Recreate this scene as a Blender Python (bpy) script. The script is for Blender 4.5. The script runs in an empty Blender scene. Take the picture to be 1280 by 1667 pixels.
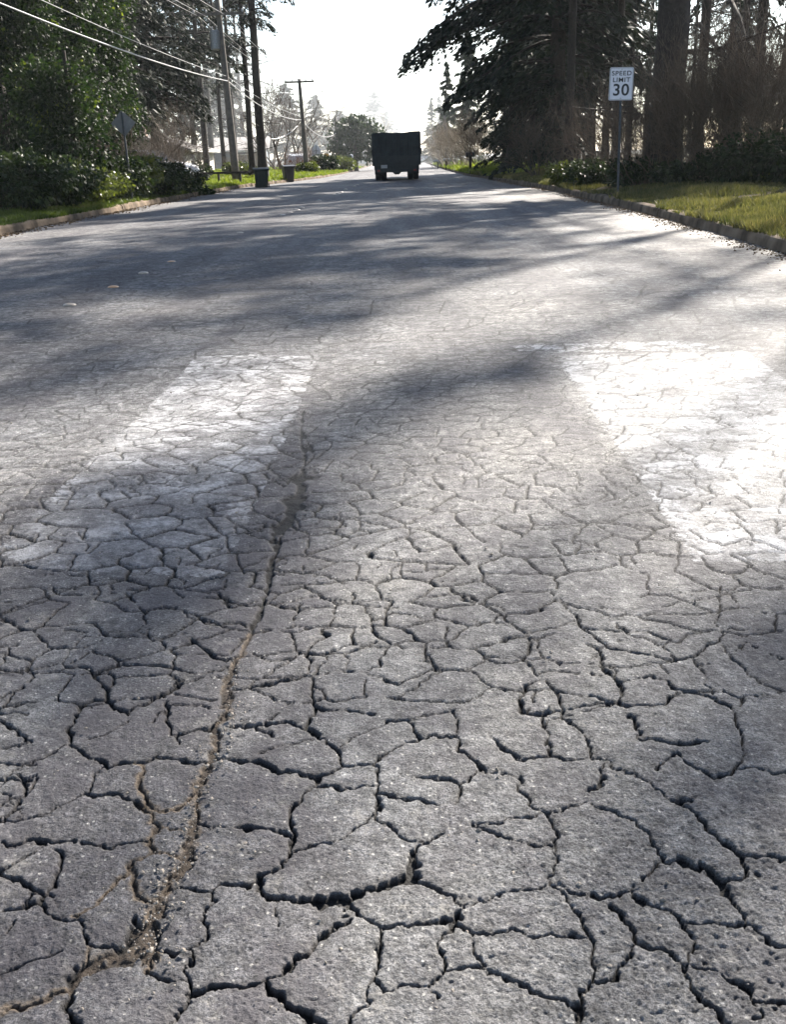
import bpy, math, random
import numpy as np
from mathutils import Vector, Matrix
R = math.radians
scn = bpy.context.scene
COL = scn.collection
rng = np.random.default_rng(7)
random.seed(7)

# ------------------------------------------------------------------ camera
F, CX, CY = 1620.0, 640.0, 833.5          # focal length and centre in photo pixels
CAMH = 1.15
PITCH, YAW, ROLL = 19.65, 1.24, -1.7
cam_d = bpy.data.cameras.new('camera')
cam = bpy.data.objects.new('camera', cam_d); COL.objects.link(cam)
cam_d.sensor_fit = 'VERTICAL'; cam_d.sensor_height = 36.0; cam_d.lens = 36.0*F/1667.0
cam_d.clip_end = 3000; cam_d.clip_start = 0.05
CM = Matrix.Rotation(R(YAW), 4, 'Z') @ Matrix.Rotation(R(90-PITCH), 4, 'X') @ Matrix.Rotation(R(ROLL), 4, 'Z')
cam.matrix_world = Matrix.Translation((0, 0, CAMH)) @ CM
scn.camera = cam
CR = np.array(CM.to_3x3())

def ray(px, py):
    return CR @ np.array([(px-CX)/F, -(py-CY)/F, -1.0])
def at(px, py, z=0.0):                      # ground point seen at a photo pixel
    d = ray(px, py); t = (z-CAMH)/d[2]
    return d[0]*t, d[1]*t
def atY(px, py, Y):                         # point at distance Y seen at a photo pixel
    d = ray(px, py); t = Y/d[1]
    return d[0]*t, Y, CAMH+d[2]*t
def XatY(px, Y, py=262):
    return atY(px, py, Y)[0]

# ------------------------------------------------------------------ light
SUN_EL, SUN_AZ = 35.0, 32.0                 # azimuth to the right of the road direction
w = bpy.data.worlds.new('World'); scn.world = w; w.use_nodes = True
nt = w.node_tree; nt.nodes.clear()
wo = nt.nodes.new('ShaderNodeOutputWorld'); bg = nt.nodes.new('ShaderNodeBackground')
sky = nt.nodes.new('ShaderNodeTexSky'); sky.sky_type = 'NISHITA'; sky.sun_disc = False
sky.sun_elevation = R(SUN_EL); sky.sun_rotation = R(SUN_AZ)
sky.air_density = 1.0; sky.dust_density = 0.6; sky.ozone_density = 1.0
bg.inputs['Strength'].default_value = 0.058
hs = nt.nodes.new('ShaderNodeHueSaturation'); hs.inputs['Saturation'].default_value = 0.9
nt.links.new(sky.outputs[0], hs.inputs['Color']); nt.links.new(hs.outputs[0], bg.inputs[0]); nt.links.new(bg.outputs[0], wo.inputs[0])
sd = bpy.data.lights.new('sun', 'SUN'); sd.energy = 5.0; sd.angle = R(0.9); sd.color = (1.0, 0.935, 0.84)
sun = bpy.data.objects.new('sun', sd); COL.objects.link(sun)
SV = Vector((math.cos(R(SUN_EL))*math.sin(R(SUN_AZ)), math.cos(R(SUN_EL))*math.cos(R(SUN_AZ)), math.sin(R(SUN_EL))))
sun.rotation_euler = SV.to_track_quat('Z', 'Y').to_euler()
SH = np.array([SV.x/SV.z, SV.y/SV.z])       # ground offset per metre of height
scn.view_settings.view_transform = 'Standard'; scn.view_settings.look = 'None'
scn.view_settings.gamma = 1.0; scn.view_settings.exposure = 2.1
cy = scn.cycles
cy.max_bounces = 6; cy.diffuse_bounces = 3; cy.glossy_bounces = 2; cy.transmission_bounces = 4
cy.transparent_max_bounces = 8; cy.volume_bounces = 0; cy.use_denoising = True
cy.sample_clamp_indirect = 4.0

# ------------------------------------------------------------------ helpers
def tag(o, label=None, cat=None, group=None, kind=None):
    if label: o['label'] = label
    if cat: o['category'] = cat
    if group: o['group'] = group
    if kind: o['kind'] = kind
    return o
def empty(name, loc, label, cat, group=None, rz=0.0, sc=1.0):
    o = bpy.data.objects.new(name, None); COL.objects.link(o)
    o.empty_display_size = 0.3
    o.location = loc; o.rotation_euler = (0, 0, rz); o.scale = (sc, sc, sc)
    return tag(o, label, cat, group)
def link(name, me, parent=None, loc=None):
    o = bpy.data.objects.new(name, me); COL.objects.link(o)
    if parent: o.parent = parent
    if loc is not None: o.location = loc
    return o
def mesh_np(name, v, f, mats, smooth=False, mi=None):
    """v (N,3), f (M,k) all faces of the same size"""
    me = bpy.data.meshes.new(name)
    v = np.ascontiguousarray(v, dtype=np.float32); f = np.ascontiguousarray(f, dtype=np.int32)
    k = f.shape[1]
    me.vertices.add(len(v)); me.vertices.foreach_set('co', v.ravel())
    me.loops.add(f.size); me.loops.foreach_set('vertex_index', f.ravel())
    me.polygons.add(len(f))
    me.polygons.foreach_set('loop_start', np.arange(0, f.size, k, dtype=np.int32))
    me.polygons.foreach_set('loop_total', np.full(len(f), k, dtype=np.int32))
    if smooth: me.polygons.foreach_set('use_smooth', np.ones(len(f), dtype=bool))
    if not isinstance(mats, (list, tuple)): mats = [mats]
    for m in mats: me.materials.append(m)
    if mi is not None: me.polygons.foreach_set('material_index', np.asarray(mi, dtype=np.int32))
    me.update(calc_edges=True)
    return me
class MB:
    """mesh collector of boxes, tubes, prisms"""
    def __init__(s): s.v = []; s.f = []
    def add(s, vs, fs):
        n = len(s.v); s.v += [tuple(p) for p in vs]; s.f += [tuple(i+n for i in q) for q in fs]
        return s
    def box(s, x0, x1, y0, y1, z0, z1, b=0.0):
        if b <= 0:
            vs = [(x, y, z) for z in (z0, z1) for y in (y0, y1) for x in (x0, x1)]
            return s.add(vs, [(0,2,3,1),(4,5,7,6),(0,1,5,4),(1,3,7,5),(3,2,6,7),(2,0,4,6)])
        import bmesh
        bm = bmesh.new(); bmesh.ops.create_cube(bm, size=1.0)
        for p in bm.verts:
            p.co = Vector(((x0+x1)/2+p.co.x*(x1-x0), (y0+y1)/2+p.co.y*(y1-y0), (z0+z1)/2+p.co.z*(z1-z0)))
        bmesh.ops.bevel(bm, geom=bm.edges[:], offset=b, segments=2, affect='EDGES', profile=0.7)
        bm.verts.ensure_lookup_table()
        s.add([p.co[:] for p in bm.verts], [[p.index for p in q.verts] for q in bm.faces]); bm.free()
        return s
    def tube(s, pts, rad, n=8, cap=True):
        pts = [Vector(p) for p in pts]
        if not isinstance(rad, (list, tuple)): rad = [rad]*len(pts)
        vs = []; fs = []
        for i, p in enumerate(pts):
            d = (pts[min(i+1, len(pts)-1)]-pts[max(i-1, 0)]).normalized()
            a = d.cross(Vector((0.13, 0.21, 1)) if abs(d.z) < 0.9 else Vector((1, 0.1, 0))).normalized(); b = d.cross(a)
            for k in range(n):
                t = 2*math.pi*k/n
                vs.append(p+(a*math.cos(t)+b*math.sin(t))*rad[i])
        for i in range(len(pts)-1):
            for k in range(n):
                fs.append((i*n+k, i*n+(k+1) % n, (i+1)*n+(k+1) % n, (i+1)*n+k))
        if cap: fs.append(tuple(range(n))[::-1]); fs.append(tuple((len(pts)-1)*n+k for k in range(n)))
        return s.add(vs, fs)
    def prism(s, prof, x0, x1, axis='x'):
        """extrude a closed profile [(a,b)] along an axis: x -> (x,a,b); y -> (a,y,b); z -> (a,b,z)"""
        n = len(prof)
        def P(t, a, b): return (t, a, b) if axis == 'x' else ((a, t, b) if axis == 'y' else (a, b, t))
        vs = [P(x0, a, b) for a, b in prof]+[P(x1, a, b) for a, b in prof]
        return s.add(vs, [tuple(range(n))[::-1], tuple(range(n, 2*n))]+[(i, (i+1) % n, n+(i+1) % n, n+i) for i in range(n)])
    def build(s, name, mat, parent=None, smooth=False, loc=None):
        me = bpy.data.meshes.new(name); me.from_pydata(s.v, [], s.f); me.materials.append(mat)
        import bmesh
        bm = bmesh.new(); bm.from_mesh(me); bmesh.ops.recalc_face_normals(bm, faces=bm.faces[:]); bm.to_mesh(me); bm.free()
        if smooth:
            me.polygons.foreach_set('use_smooth', np.ones(len(me.polygons), dtype=bool))
        me.update()
        return link(name, me, parent, loc)
def copy_tree(o, parent=None):
    c = o.copy(); COL.objects.link(c); c.parent = parent
    for ch in list(o.children): copy_tree(ch, c)
    return c
def place(proto, used, loc, rz, sc, label=None, group=None, scz=None):
    o = proto if not used else copy_tree(proto)
    o.location = loc; o.rotation_euler = (0, 0, rz); o.scale = (sc, sc, scz or sc)
    if label: o['label'] = label
    if group: o['group'] = group
    return o

# value noise ---------------------------------------------------------
def _h(ix, iy, s):
    n = (ix*374761393+iy*668265263+s*974711) & 0x7fffffff
    n = ((n ^ (n >> 13))*1274126177) & 0x7fffffff
    n = (n ^ (n >> 16)) & 0x7fffffff
    return n.astype(np.float32)/float(0x7fffffff)
def vnoise(x, y, freq, s=0):
    X = x*freq; Y = y*freq
    ix = np.floor(X).astype(np.int64); iy = np.floor(Y).astype(np.int64)
    fx = (X-ix); fy = (Y-iy); fx = fx*fx*(3-2*fx); fy = fy*fy*(3-2*fy)
    a = _h(ix, iy, s); b = _h(ix+1, iy, s); c = _h(ix, iy+1, s); d = _h(ix+1, iy+1, s)
    return ((a*(1-fx)+b*fx)*(1-fy)+(c*(1-fx)+d*fx)*fy)*2-1
def fbm(x, y, f, s=0, o=3):
    r = 0; a = 1.0
    for k in range(o): r = r+a*vnoise(x, y, f*2**k, s+k*17); a *= 0.5
    return r

# ------------------------------------------------------------------ materials
def nodes(name):
    m = bpy.data.materials.new(name); m.use_nodes = True
    t = m.node_tree; b = t.nodes['Principled BSDF']
    return m, t, b
def N(t, typ, **kw):
    n = t.nodes.new(typ)
    for k, v in kw.items():
        if k in n.inputs: n.inputs[k].default_value = v
        else: setattr(n, k, v)
    return n
def ramp(t, src, stops):
    r = t.nodes.new('ShaderNodeValToRGB'); e = r.color_ramp.elements
    while len(e) < len(stops): e.new(0.5)
    for i, (p, c) in enumerate(stops):
        e[i].position = p; e[i].color = (c if len(c) == 4 else (*c, 1)) if not isinstance(c, float) else (c, c, c, 1)
    t.links.new(src, r.inputs[0]); return r.outputs[0]
def mixc(t, fac, a, b, mode='MIX'):
    n = t.nodes.new('ShaderNodeMix'); n.data_type = 'RGBA'; n.blend_type = mode
    for s, v in ((n.inputs[0], fac), (n.inputs[6], a), (n.inputs[7], b)):
        if isinstance(v, bpy.types.NodeSocket): t.links.new(v, s)
        elif isinstance(v, (int, float)): s.default_value = v
        else: s.default_value = (*v, 1) if len(v) == 3 else v
    return n.outputs[2]
def math_(t, op, a, b=0.0, clamp=False):
    n = t.nodes.new('ShaderNodeMath'); n.operation = op; n.use_clamp = clamp
    for s, v in ((n.inputs[0], a), (n.inputs[1], b)):
        if isinstance(v, bpy.types.NodeSocket): t.links.new(v, s)
        else: s.default_value = v
    return n.outputs[0]
def plain(name, c, rough=0.6, var=0.25, scale=6.0, metal=0.0, bump=0.0, spec=0.4):
    m, t, b = nodes(name)
    tc = N(t, 'ShaderNodeTexCoord'); n = N(t, 'ShaderNodeTexNoise', Scale=scale, Detail=5.0)
    t.links.new(tc.outputs['Object'], n.inputs['Vector'])
    lo = tuple(x*(1-var) for x in c); hi = tuple(min(1, x*(1+var)) for x in c)
    t.links.new(ramp(t, n.outputs[0], [(0.3, lo), (0.7, hi)]), b.inputs['Base Color'])
    b.inputs['Roughness'].default_value = rough; b.inputs['Metallic'].default_value = metal
    b.inputs['Specular IOR Level'].default_value = spec
    if bump:
        bp = N(t, 'ShaderNodeBump', Strength=bump, Distance=0.02); t.links.new(n.outputs[0], bp.inputs['Height'])
        t.links.new(bp.outputs[0], b.inputs['Normal'])
    return m
def leafmat(name, c1, c2, trans=0.35, rough=0.45, scale=0.7, c3=None):
    m, t, b = nodes(name)
    g = N(t, 'ShaderNodeNewGeometry'); tc = N(t, 'ShaderNodeTexCoord')
    n = N(t, 'ShaderNodeTexNoise', Scale=scale, Detail=3.0)
    t.links.new(tc.outputs['Object'], n.inputs['Vector'])
    isl = g.outputs['Random Per Island']
    f = math_(t, 'ADD', math_(t, 'MULTIPLY', n.outputs[0], 0.9), math_(t, 'MULTIPLY', isl, 0.35))
    st = [(0.35, c1), (0.8, c2)]
    if c3: st.append((0.97, c3))
    col = ramp(t, f, st)
    t.links.new(col, b.inputs['Base Color']); b.inputs['Roughness'].default_value = rough
    b.inputs['Specular IOR Level'].default_value = 0.22
    tr = N(t, 'ShaderNodeBsdfTranslucent'); t.links.new(mixc(t, 0.5, col, (0.9, 0.95, 0.3), 'MULTIPLY'), tr.inputs['Color'])
    mx = N(t, 'ShaderNodeMixShader'); mx.inputs[0].default_value = trans
    t.links.new(b.outputs[0], mx.inputs[1]); t.links.new(tr.outputs[0], mx.inputs[2])
    t.links.new(mx.outputs[0], t.nodes['Material Output'].inputs['Surface'])
    return m

M = {}
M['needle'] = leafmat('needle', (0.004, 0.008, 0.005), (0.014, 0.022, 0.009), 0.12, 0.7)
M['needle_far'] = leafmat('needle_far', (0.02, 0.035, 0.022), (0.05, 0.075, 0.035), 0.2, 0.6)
M['ivy'] = leafmat('ivy', (0.006, 0.012, 0.005), (0.016, 0.032, 0.007), 0.5, 0.55, 0.9, (0.17, 0.21, 0.02))  # last tone brightened to stand for sunlit yellow-green leaves
M['shrub'] = leafmat('shrub', (0.006, 0.012, 0.005), (0.026, 0.042, 0.012), 0.35, 0.5, 1.5, (0.08, 0.10, 0.03))
M['shrub_yellow'] = leafmat('shrub_yellow', (0.025, 0.035, 0.010), (0.10, 0.12, 0.025), 0.45, 0.35, 1.5)
M['twig'] = leafmat('twig', (0.035, 0.026, 0.019), (0.10, 0.072, 0.052), 0.1, 0.7, 1.0)
M['twig_red'] = leafmat('twig_red', (0.10, 0.05, 0.035), (0.22, 0.12, 0.08), 0.1, 0.7, 1.0)
M['twig_pale'] = leafmat('twig_pale', (0.14, 0.11, 0.08), (0.30, 0.25, 0.19), 0.15, 0.7, 1.0)
M['bark'] = plain('bark', (0.024, 0.018, 0.014), 0.9, 0.5, 9.0, bump=0.9)
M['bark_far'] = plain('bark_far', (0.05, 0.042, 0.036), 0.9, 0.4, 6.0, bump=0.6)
M['pole'] = plain('pole_wood', (0.12, 0.105, 0.09), 0.8, 0.3, 5.0, bump=0.3)
M['grass'] = leafmat('grass', (0.03, 0.05, 0.010), (0.095, 0.125, 0.022), 0.45, 0.5, 0.6, (0.15, 0.13, 0.05))
M['grass_dry'] = leafmat('grass_dry', (0.035, 0.046, 0.014), (0.145, 0.132, 0.05), 0.42, 0.55, 0.8, (0.26, 0.20, 0.10))
M['lawn'] = leafmat('lawn_grass', (0.07, 0.11, 0.015), (0.20, 0.24, 0.03), 0.5, 0.5, 0.6, (0.26, 0.24, 0.06))
M['steel'] = plain('galvanised_steel', (0.25, 0.26, 0.27), 0.5, 0.25, 20.0, metal=0.6)
M['wire'] = plain('wire_cover', (0.24, 0.24, 0.24), 0.35, 0.1, 3.0, metal=0.5)

# ------------------------------------------------------------------ road edges
LK = np.array([(-20, -7.6), (18, -7.55), (38, -7.8), (48, -7.6), (56, -6.6), (64, -5.4), (80, -4.8), (400, -4.8)])
RK = np.array([(-20, 4.2), (8, 4.2), (12, 4.3), (20, 4.65), (34, 4.7), (50, 4.1), (60, 3.5), (90, 3.3), (400, 3.5)])
def smooth_interp(y, K):
    y = np.asarray(y, float); s = 0
    for d in (-3, -1.5, 0, 1.5, 3): s = s+np.interp(y+d, K[:, 0], K[:, 1])
    return s/5
def LX(y): return smooth_interp(y, LK)
def RX(y): return smooth_interp(y, RK)
KT = 0.17       # kerb top width
KH = 0.13
def GZ(x, y):   # height of the verge
    x = np.asarray(x, float); y = np.asarray(y, float)
    dr = x-(RX(y)+KT); dl = (LX(y)-KT)-x
    zr = KH-0.015+0.16*np.clip(dr/1.8, 0, 1)**1.3+0.02*np.clip(dr-1.8, 0, 40)
    zl = KH-0.015+0.10*np.clip(dl/2.5, 0, 1)+0.012*np.clip(dl-2.5, 0, 60)
    n = 0.03*fbm(x, y, 0.6, 3, 3)
    z = np.where(dr > 0, zr+n*np.clip(dr*2, 0, 1), np.where(dl > 0, zl+n*np.clip(dl*2, 0, 1), -0.1))
    return z
def gz(x, y): return float(GZ(np.array([x]), np.array([y]))[0])

#@@ROAD
exec_road = True
# crack polylines traced from the pavement, photo pixels: (width class, dirt, points)
CR_ = """
5 1 250,1560 245,1515 268,1450 285,1415 300,1390 308,1345 318,1300 330,1260 350,1222 350,1180 378,1150 370,1100 392,1060 412,1020
7 0 448,862 470,835 486,800 496,762
5 0 496,762 510,740 500,715 490,700
5 0 412,1020 425,990 435,940 440,900 462,850 480,810 498,760 488,700 495,665
6 0 440,870 470,825 485,790
4 0 445,835 470,825 520,830
4 0 430,770 462,790 490,765 525,755
3 0 420,850 455,845 500,860
3 0 450,730 480,735 497,725
3 0 455,700 488,700
6 1 135,1572 160,1556 205,1545 245,1525 240,1500
4 0 0,1483 50,1473 67,1478 97,1493 118,1493 129,1508 139,1535 158,1540 198,1535 215,1525
4 0 40,1362 74,1367 114,1370 148,1367 181,1377 215,1367 235,1360
3 0 84,1381 89,1411 81,1441 55,1461 54,1473
2 1 118,1485 144,1468 175,1438 202,1418 215,1397
4 1 215,1397 212,1428 228,1448 255,1464 279,1444 279,1428 296,1404 304,1384 309,1354 319,1330
4 0 279,1444 312,1444 336,1444 363,1434 396,1433 423,1417 432,1412
3 0 336,1444 338,1465 328,1485 326,1515 312,1532 289,1540 265,1532 245,1532
5 0 312,1532 314,1548 302,1569 306,1585 319,1599 363,1597 396,1599 427,1592
5 0 306,1585 275,1589 259,1579 249,1559 242,1542
3 0 312,1599 314,1617 296,1636 275,1660 260,1680
4 1 0,1636 27,1631 67,1621 97,1612 118,1602 134,1579 151,1565 138,1545
4 0 114,1612 114,1622 118,1643 128,1667 135,1690
2 1 215,1397 235,1387 249,1381 282,1387 299,1384
4 1 222,1300 238,1320 249,1340 238,1360 245,1381
2 1 249,1340 282,1337 309,1347
3 0 228,1300 255,1313 286,1310 302,1303
3 0 319,1330 339,1340 370,1347 396,1344 430,1345 465,1352
2 0 0,1330 34,1320 47,1327 77,1317 101,1303
3 0 0,1364 40,1362
2 0 0,1084 40,1084 91,1074 104,1066 111,1051 134,1031 161,1029 202,1022 235,1024 269,1026 299,1021
2 0 101,1021 121,1023 144,1026
4 0 97,1074 134,1083 151,1094 171,1115 173,1141 202,1153 235,1141 255,1131 279,1115 296,1105
4 0 151,1091 168,1083 195,1074 235,1074 269,1074 296,1081 312,1088 356,1084 373,1078
4 0 171,1131 148,1130 124,1141 116,1158 118,1185 114,1205 134,1219 151,1229 168,1239 202,1236 235,1236 255,1225
2 0 134,1194 168,1185 191,1172 205,1158
3 0 265,1138 269,1158 279,1185 289,1205
3 0 255,1229 289,1232 319,1236 339,1232
4 0 289,1188 319,1182 349,1172 363,1158
2 0 275,1125 316,1128 343,1135 356,1131
3 0 84,950 91,963 131,962 168,960 202,957 218,970 232,987 262,982 296,980
2 0 232,987 235,1004 222,1021
3 0 286,950 299,965 329,962 363,962 373,970 393,975 417,972
3 0 296,984 306,997 329,1000 343,1009 370,1005 396,1004 413,1012
4 0 312,1031 326,1041 349,1061 373,1066 396,1051 410,1027
2 0 7,1256 37,1239 67,1225 107,1202
2 0 2,1283 17,1299 34,1316
4 0 128,1283 148,1289 175,1286 202,1286 215,1293 228,1313
2 0 161,1242 148,1260 138,1272 134,1283
2 0 77,1313 101,1303 128,1286
4 1 228,1252 232,1283 242,1306 269,1313 302,1303 322,1279 339,1252
2 1 212,1236 232,1242 235,1256
3 0 431,977 469,972 507,965 541,971 575,974 593,981 620,983 648,983
3 0 575,957 575,974
3 0 433,1015 483,1014 517,1019 551,1015 599,1020
3 0 486,977 491,988 481,1005 483,1014
3 0 596,981 603,998 606,1012 608,1029 627,1041 661,1053 699,1053 727,1048 720,1019
3 0 606,1005 641,993 668,993 685,1002 709,1005
3 0 517,1019 531,1031 513,1046 503,1057 531,1062 558,1060 589,1053 608,1041
3 0 414,1053 438,1069 469,1067 503,1057
4 0 503,1057 505,1088 469,1098 434,1105 400,1110 380,1115
3 0 505,1088 531,1088 568,1084 599,1089 620,1098 646,1110 672,1100 706,1088 699,1057
2 0 562,1062 568,1077 568,1084
2 0 706,1088 727,1091 761,1088 788,1074 792,1060 771,1048 761,1050 727,1048
3 0 792,1062 840,1062 856,1062
3 0 682,965 727,962 744,960 771,964 788,979 813,981 826,1005 840,1012
2 0 764,1002 785,1010 813,1012 830,1008
3 0 510,1101 510,1129 517,1146 538,1148 565,1148 593,1155 606,1158
4 0 380,1172 400,1173 431,1168 465,1163 483,1170 496,1177 520,1191 551,1215 551,1239 527,1249 507,1256 483,1249 452,1246 421,1232 390,1234 350,1228
3 0 496,1177 507,1160 517,1146
4 0 507,1256 507,1270 531,1275 548,1280 579,1277 606,1275
3 0 551,1242 582,1240 606,1239 613,1249 606,1275 608,1294 605,1315
3 0 507,1270 489,1280 483,1294 465,1314 469,1303 462,1331 469,1352 465,1383 452,1403 421,1417
3 0 623,1170 658,1170 682,1194 661,1206 627,1222 613,1235 606,1239
3 0 658,1170 692,1158 740,1153 747,1170 747,1194
3 0 682,1194 723,1194 747,1194 754,1215 771,1235 782,1256 744,1277 709,1263 675,1259
3 0 744,1277 744,1308
3 0 608,1290 641,1292 675,1295 692,1304 720,1308
2 0 799,1191 819,1211 840,1225
3 0 782,1256 800,1260 840,1262
1 0 421,1222 462,1204 510,1191
1 0 551,1204 593,1187 623,1172
3 0 840,1012 861,1029 861,1050 850,1067 878,1098 895,1115 919,1153 953,1198 964,1232 991,1239 1026,1253 1053,1273 1081,1294 1101,1299 1132,1301
4 0 878,1101 854,1112 850,1143 861,1156 888,1160 919,1153 957,1146 1005,1139 1008,1108 984,1088 978,1060 964,1050
3 0 878,1091 909,1091 950,1093 978,1096
3 0 909,971 940,995 957,1015 988,1050 1019,1057 1053,1062 1084,1070 1125,1067 1167,1039 1173,1022 1173,984 1175,950
3 0 957,1015 995,1019 1053,1024 1088,1039
1 0 943,984 978,983 1012,988 1046,998
2 0 861,1029 871,1022 909,1015 940,1002
4 0 1008,1108 1046,1100 1081,1103 1101,1118 1129,1122 1160,1127 1187,1143 1198,1163 1208,1204 1201,1246 1163,1263 1132,1246 1101,1225 1063,1246
3 0 1005,1139 1033,1146 1074,1143 1098,1129
4 0 1033,1156 1043,1184 1046,1204 1074,1203 1108,1208 1149,1203
2 0 1132,1070 1149,1094 1160,1122
2 0 1167,1046 1187,1067 1218,1091 1246,1105 1280,1118 1320,1130
3 0 1201,1246 1232,1246 1259,1251 1280,1253 1330,1260
3 0 888,1165 892,1198 895,1225 874,1225 840,1232 819,1211
3 0 895,1225 926,1230 957,1234 978,1235
3 0 984,1240 984,1259 978,1273 957,1287
3 0 840,1262 840,1280 857,1304 871,1317 892,1321
2 0 1173,1026 1218,1022 1280,1024 1330,1020
3 0 465,1383 496,1372 538,1365 562,1348 586,1328 606,1307 608,1294
3 0 599,1321 623,1338 654,1360 692,1364 716,1353
3 0 764,1341 785,1352 806,1355 840,1365 895,1374
5 0 421,1437 452,1448 489,1451 531,1458 565,1458 593,1443 641,1434 668,1427 668,1407 677,1379 692,1364
4 0 421,1417 421,1437
4 0 568,1462 575,1479 599,1499 617,1508 661,1510 709,1508 747,1499 754,1475 730,1455 696,1441 675,1431
4 0 568,1486 538,1506 517,1520 500,1541 483,1561 465,1578 438,1589 427,1592
4 0 434,1592 448,1613 469,1633 503,1644 538,1658 545,1690
3 0 617,1510 611,1541 613,1575 606,1603 613,1620 593,1637 575,1654 570,1690
3 0 613,1585 637,1606 675,1606 709,1603 727,1589 720,1561 716,1541 723,1527 744,1510
3 0 747,1513 764,1520 778,1548 788,1572 758,1578 730,1585
3 0 764,1520 806,1520 840,1517 861,1525 909,1527 953,1527
3 0 788,1575 813,1589 840,1603 874,1620 909,1633 943,1640
2 0 754,1475 788,1465 806,1451 850,1448 885,1441
3 0 709,1603 723,1630
1 0 452,1455 458,1492
3 0 840,1331 892,1321 950,1310 978,1314 1012,1324 1039,1334 1060,1365 1081,1400 1063,1417 1043,1424
2 0 764,1341 800,1340 840,1331
3 0 892,1321 902,1355 902,1403 892,1441 923,1448 978,1455 1012,1448 1033,1434
3 0 892,1441 909,1451 933,1482 953,1513 957,1541 967,1575 967,1606 943,1620 947,1664
4 0 1002,1468 1026,1503 1036,1534 1060,1544 1094,1549 1112,1568 1125,1589 1143,1623 1170,1644 1187,1664
3 0 1033,1437 1053,1465 1088,1475 1115,1493 1125,1520 1125,1554 1122,1578
4 0 1081,1400 1115,1400 1149,1413 1180,1434 1211,1431 1218,1417 1208,1393 1170,1369 1149,1338 1129,1314 1094,1300
3 0 1211,1393 1239,1396 1280,1400 1320,1405
3 0 1180,1434 1201,1472 1215,1506 1246,1520 1266,1537 1280,1541
3 0 1125,1499 1170,1496 1211,1503
3 0 1036,1534 1026,1551 1012,1572 1008,1592 967,1606
4 0 1129,1568 1167,1572 1191,1592 1228,1609 1232,1623 1253,1633 1280,1633
3 0 1232,1623 1239,1644 1228,1661
"""
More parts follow.
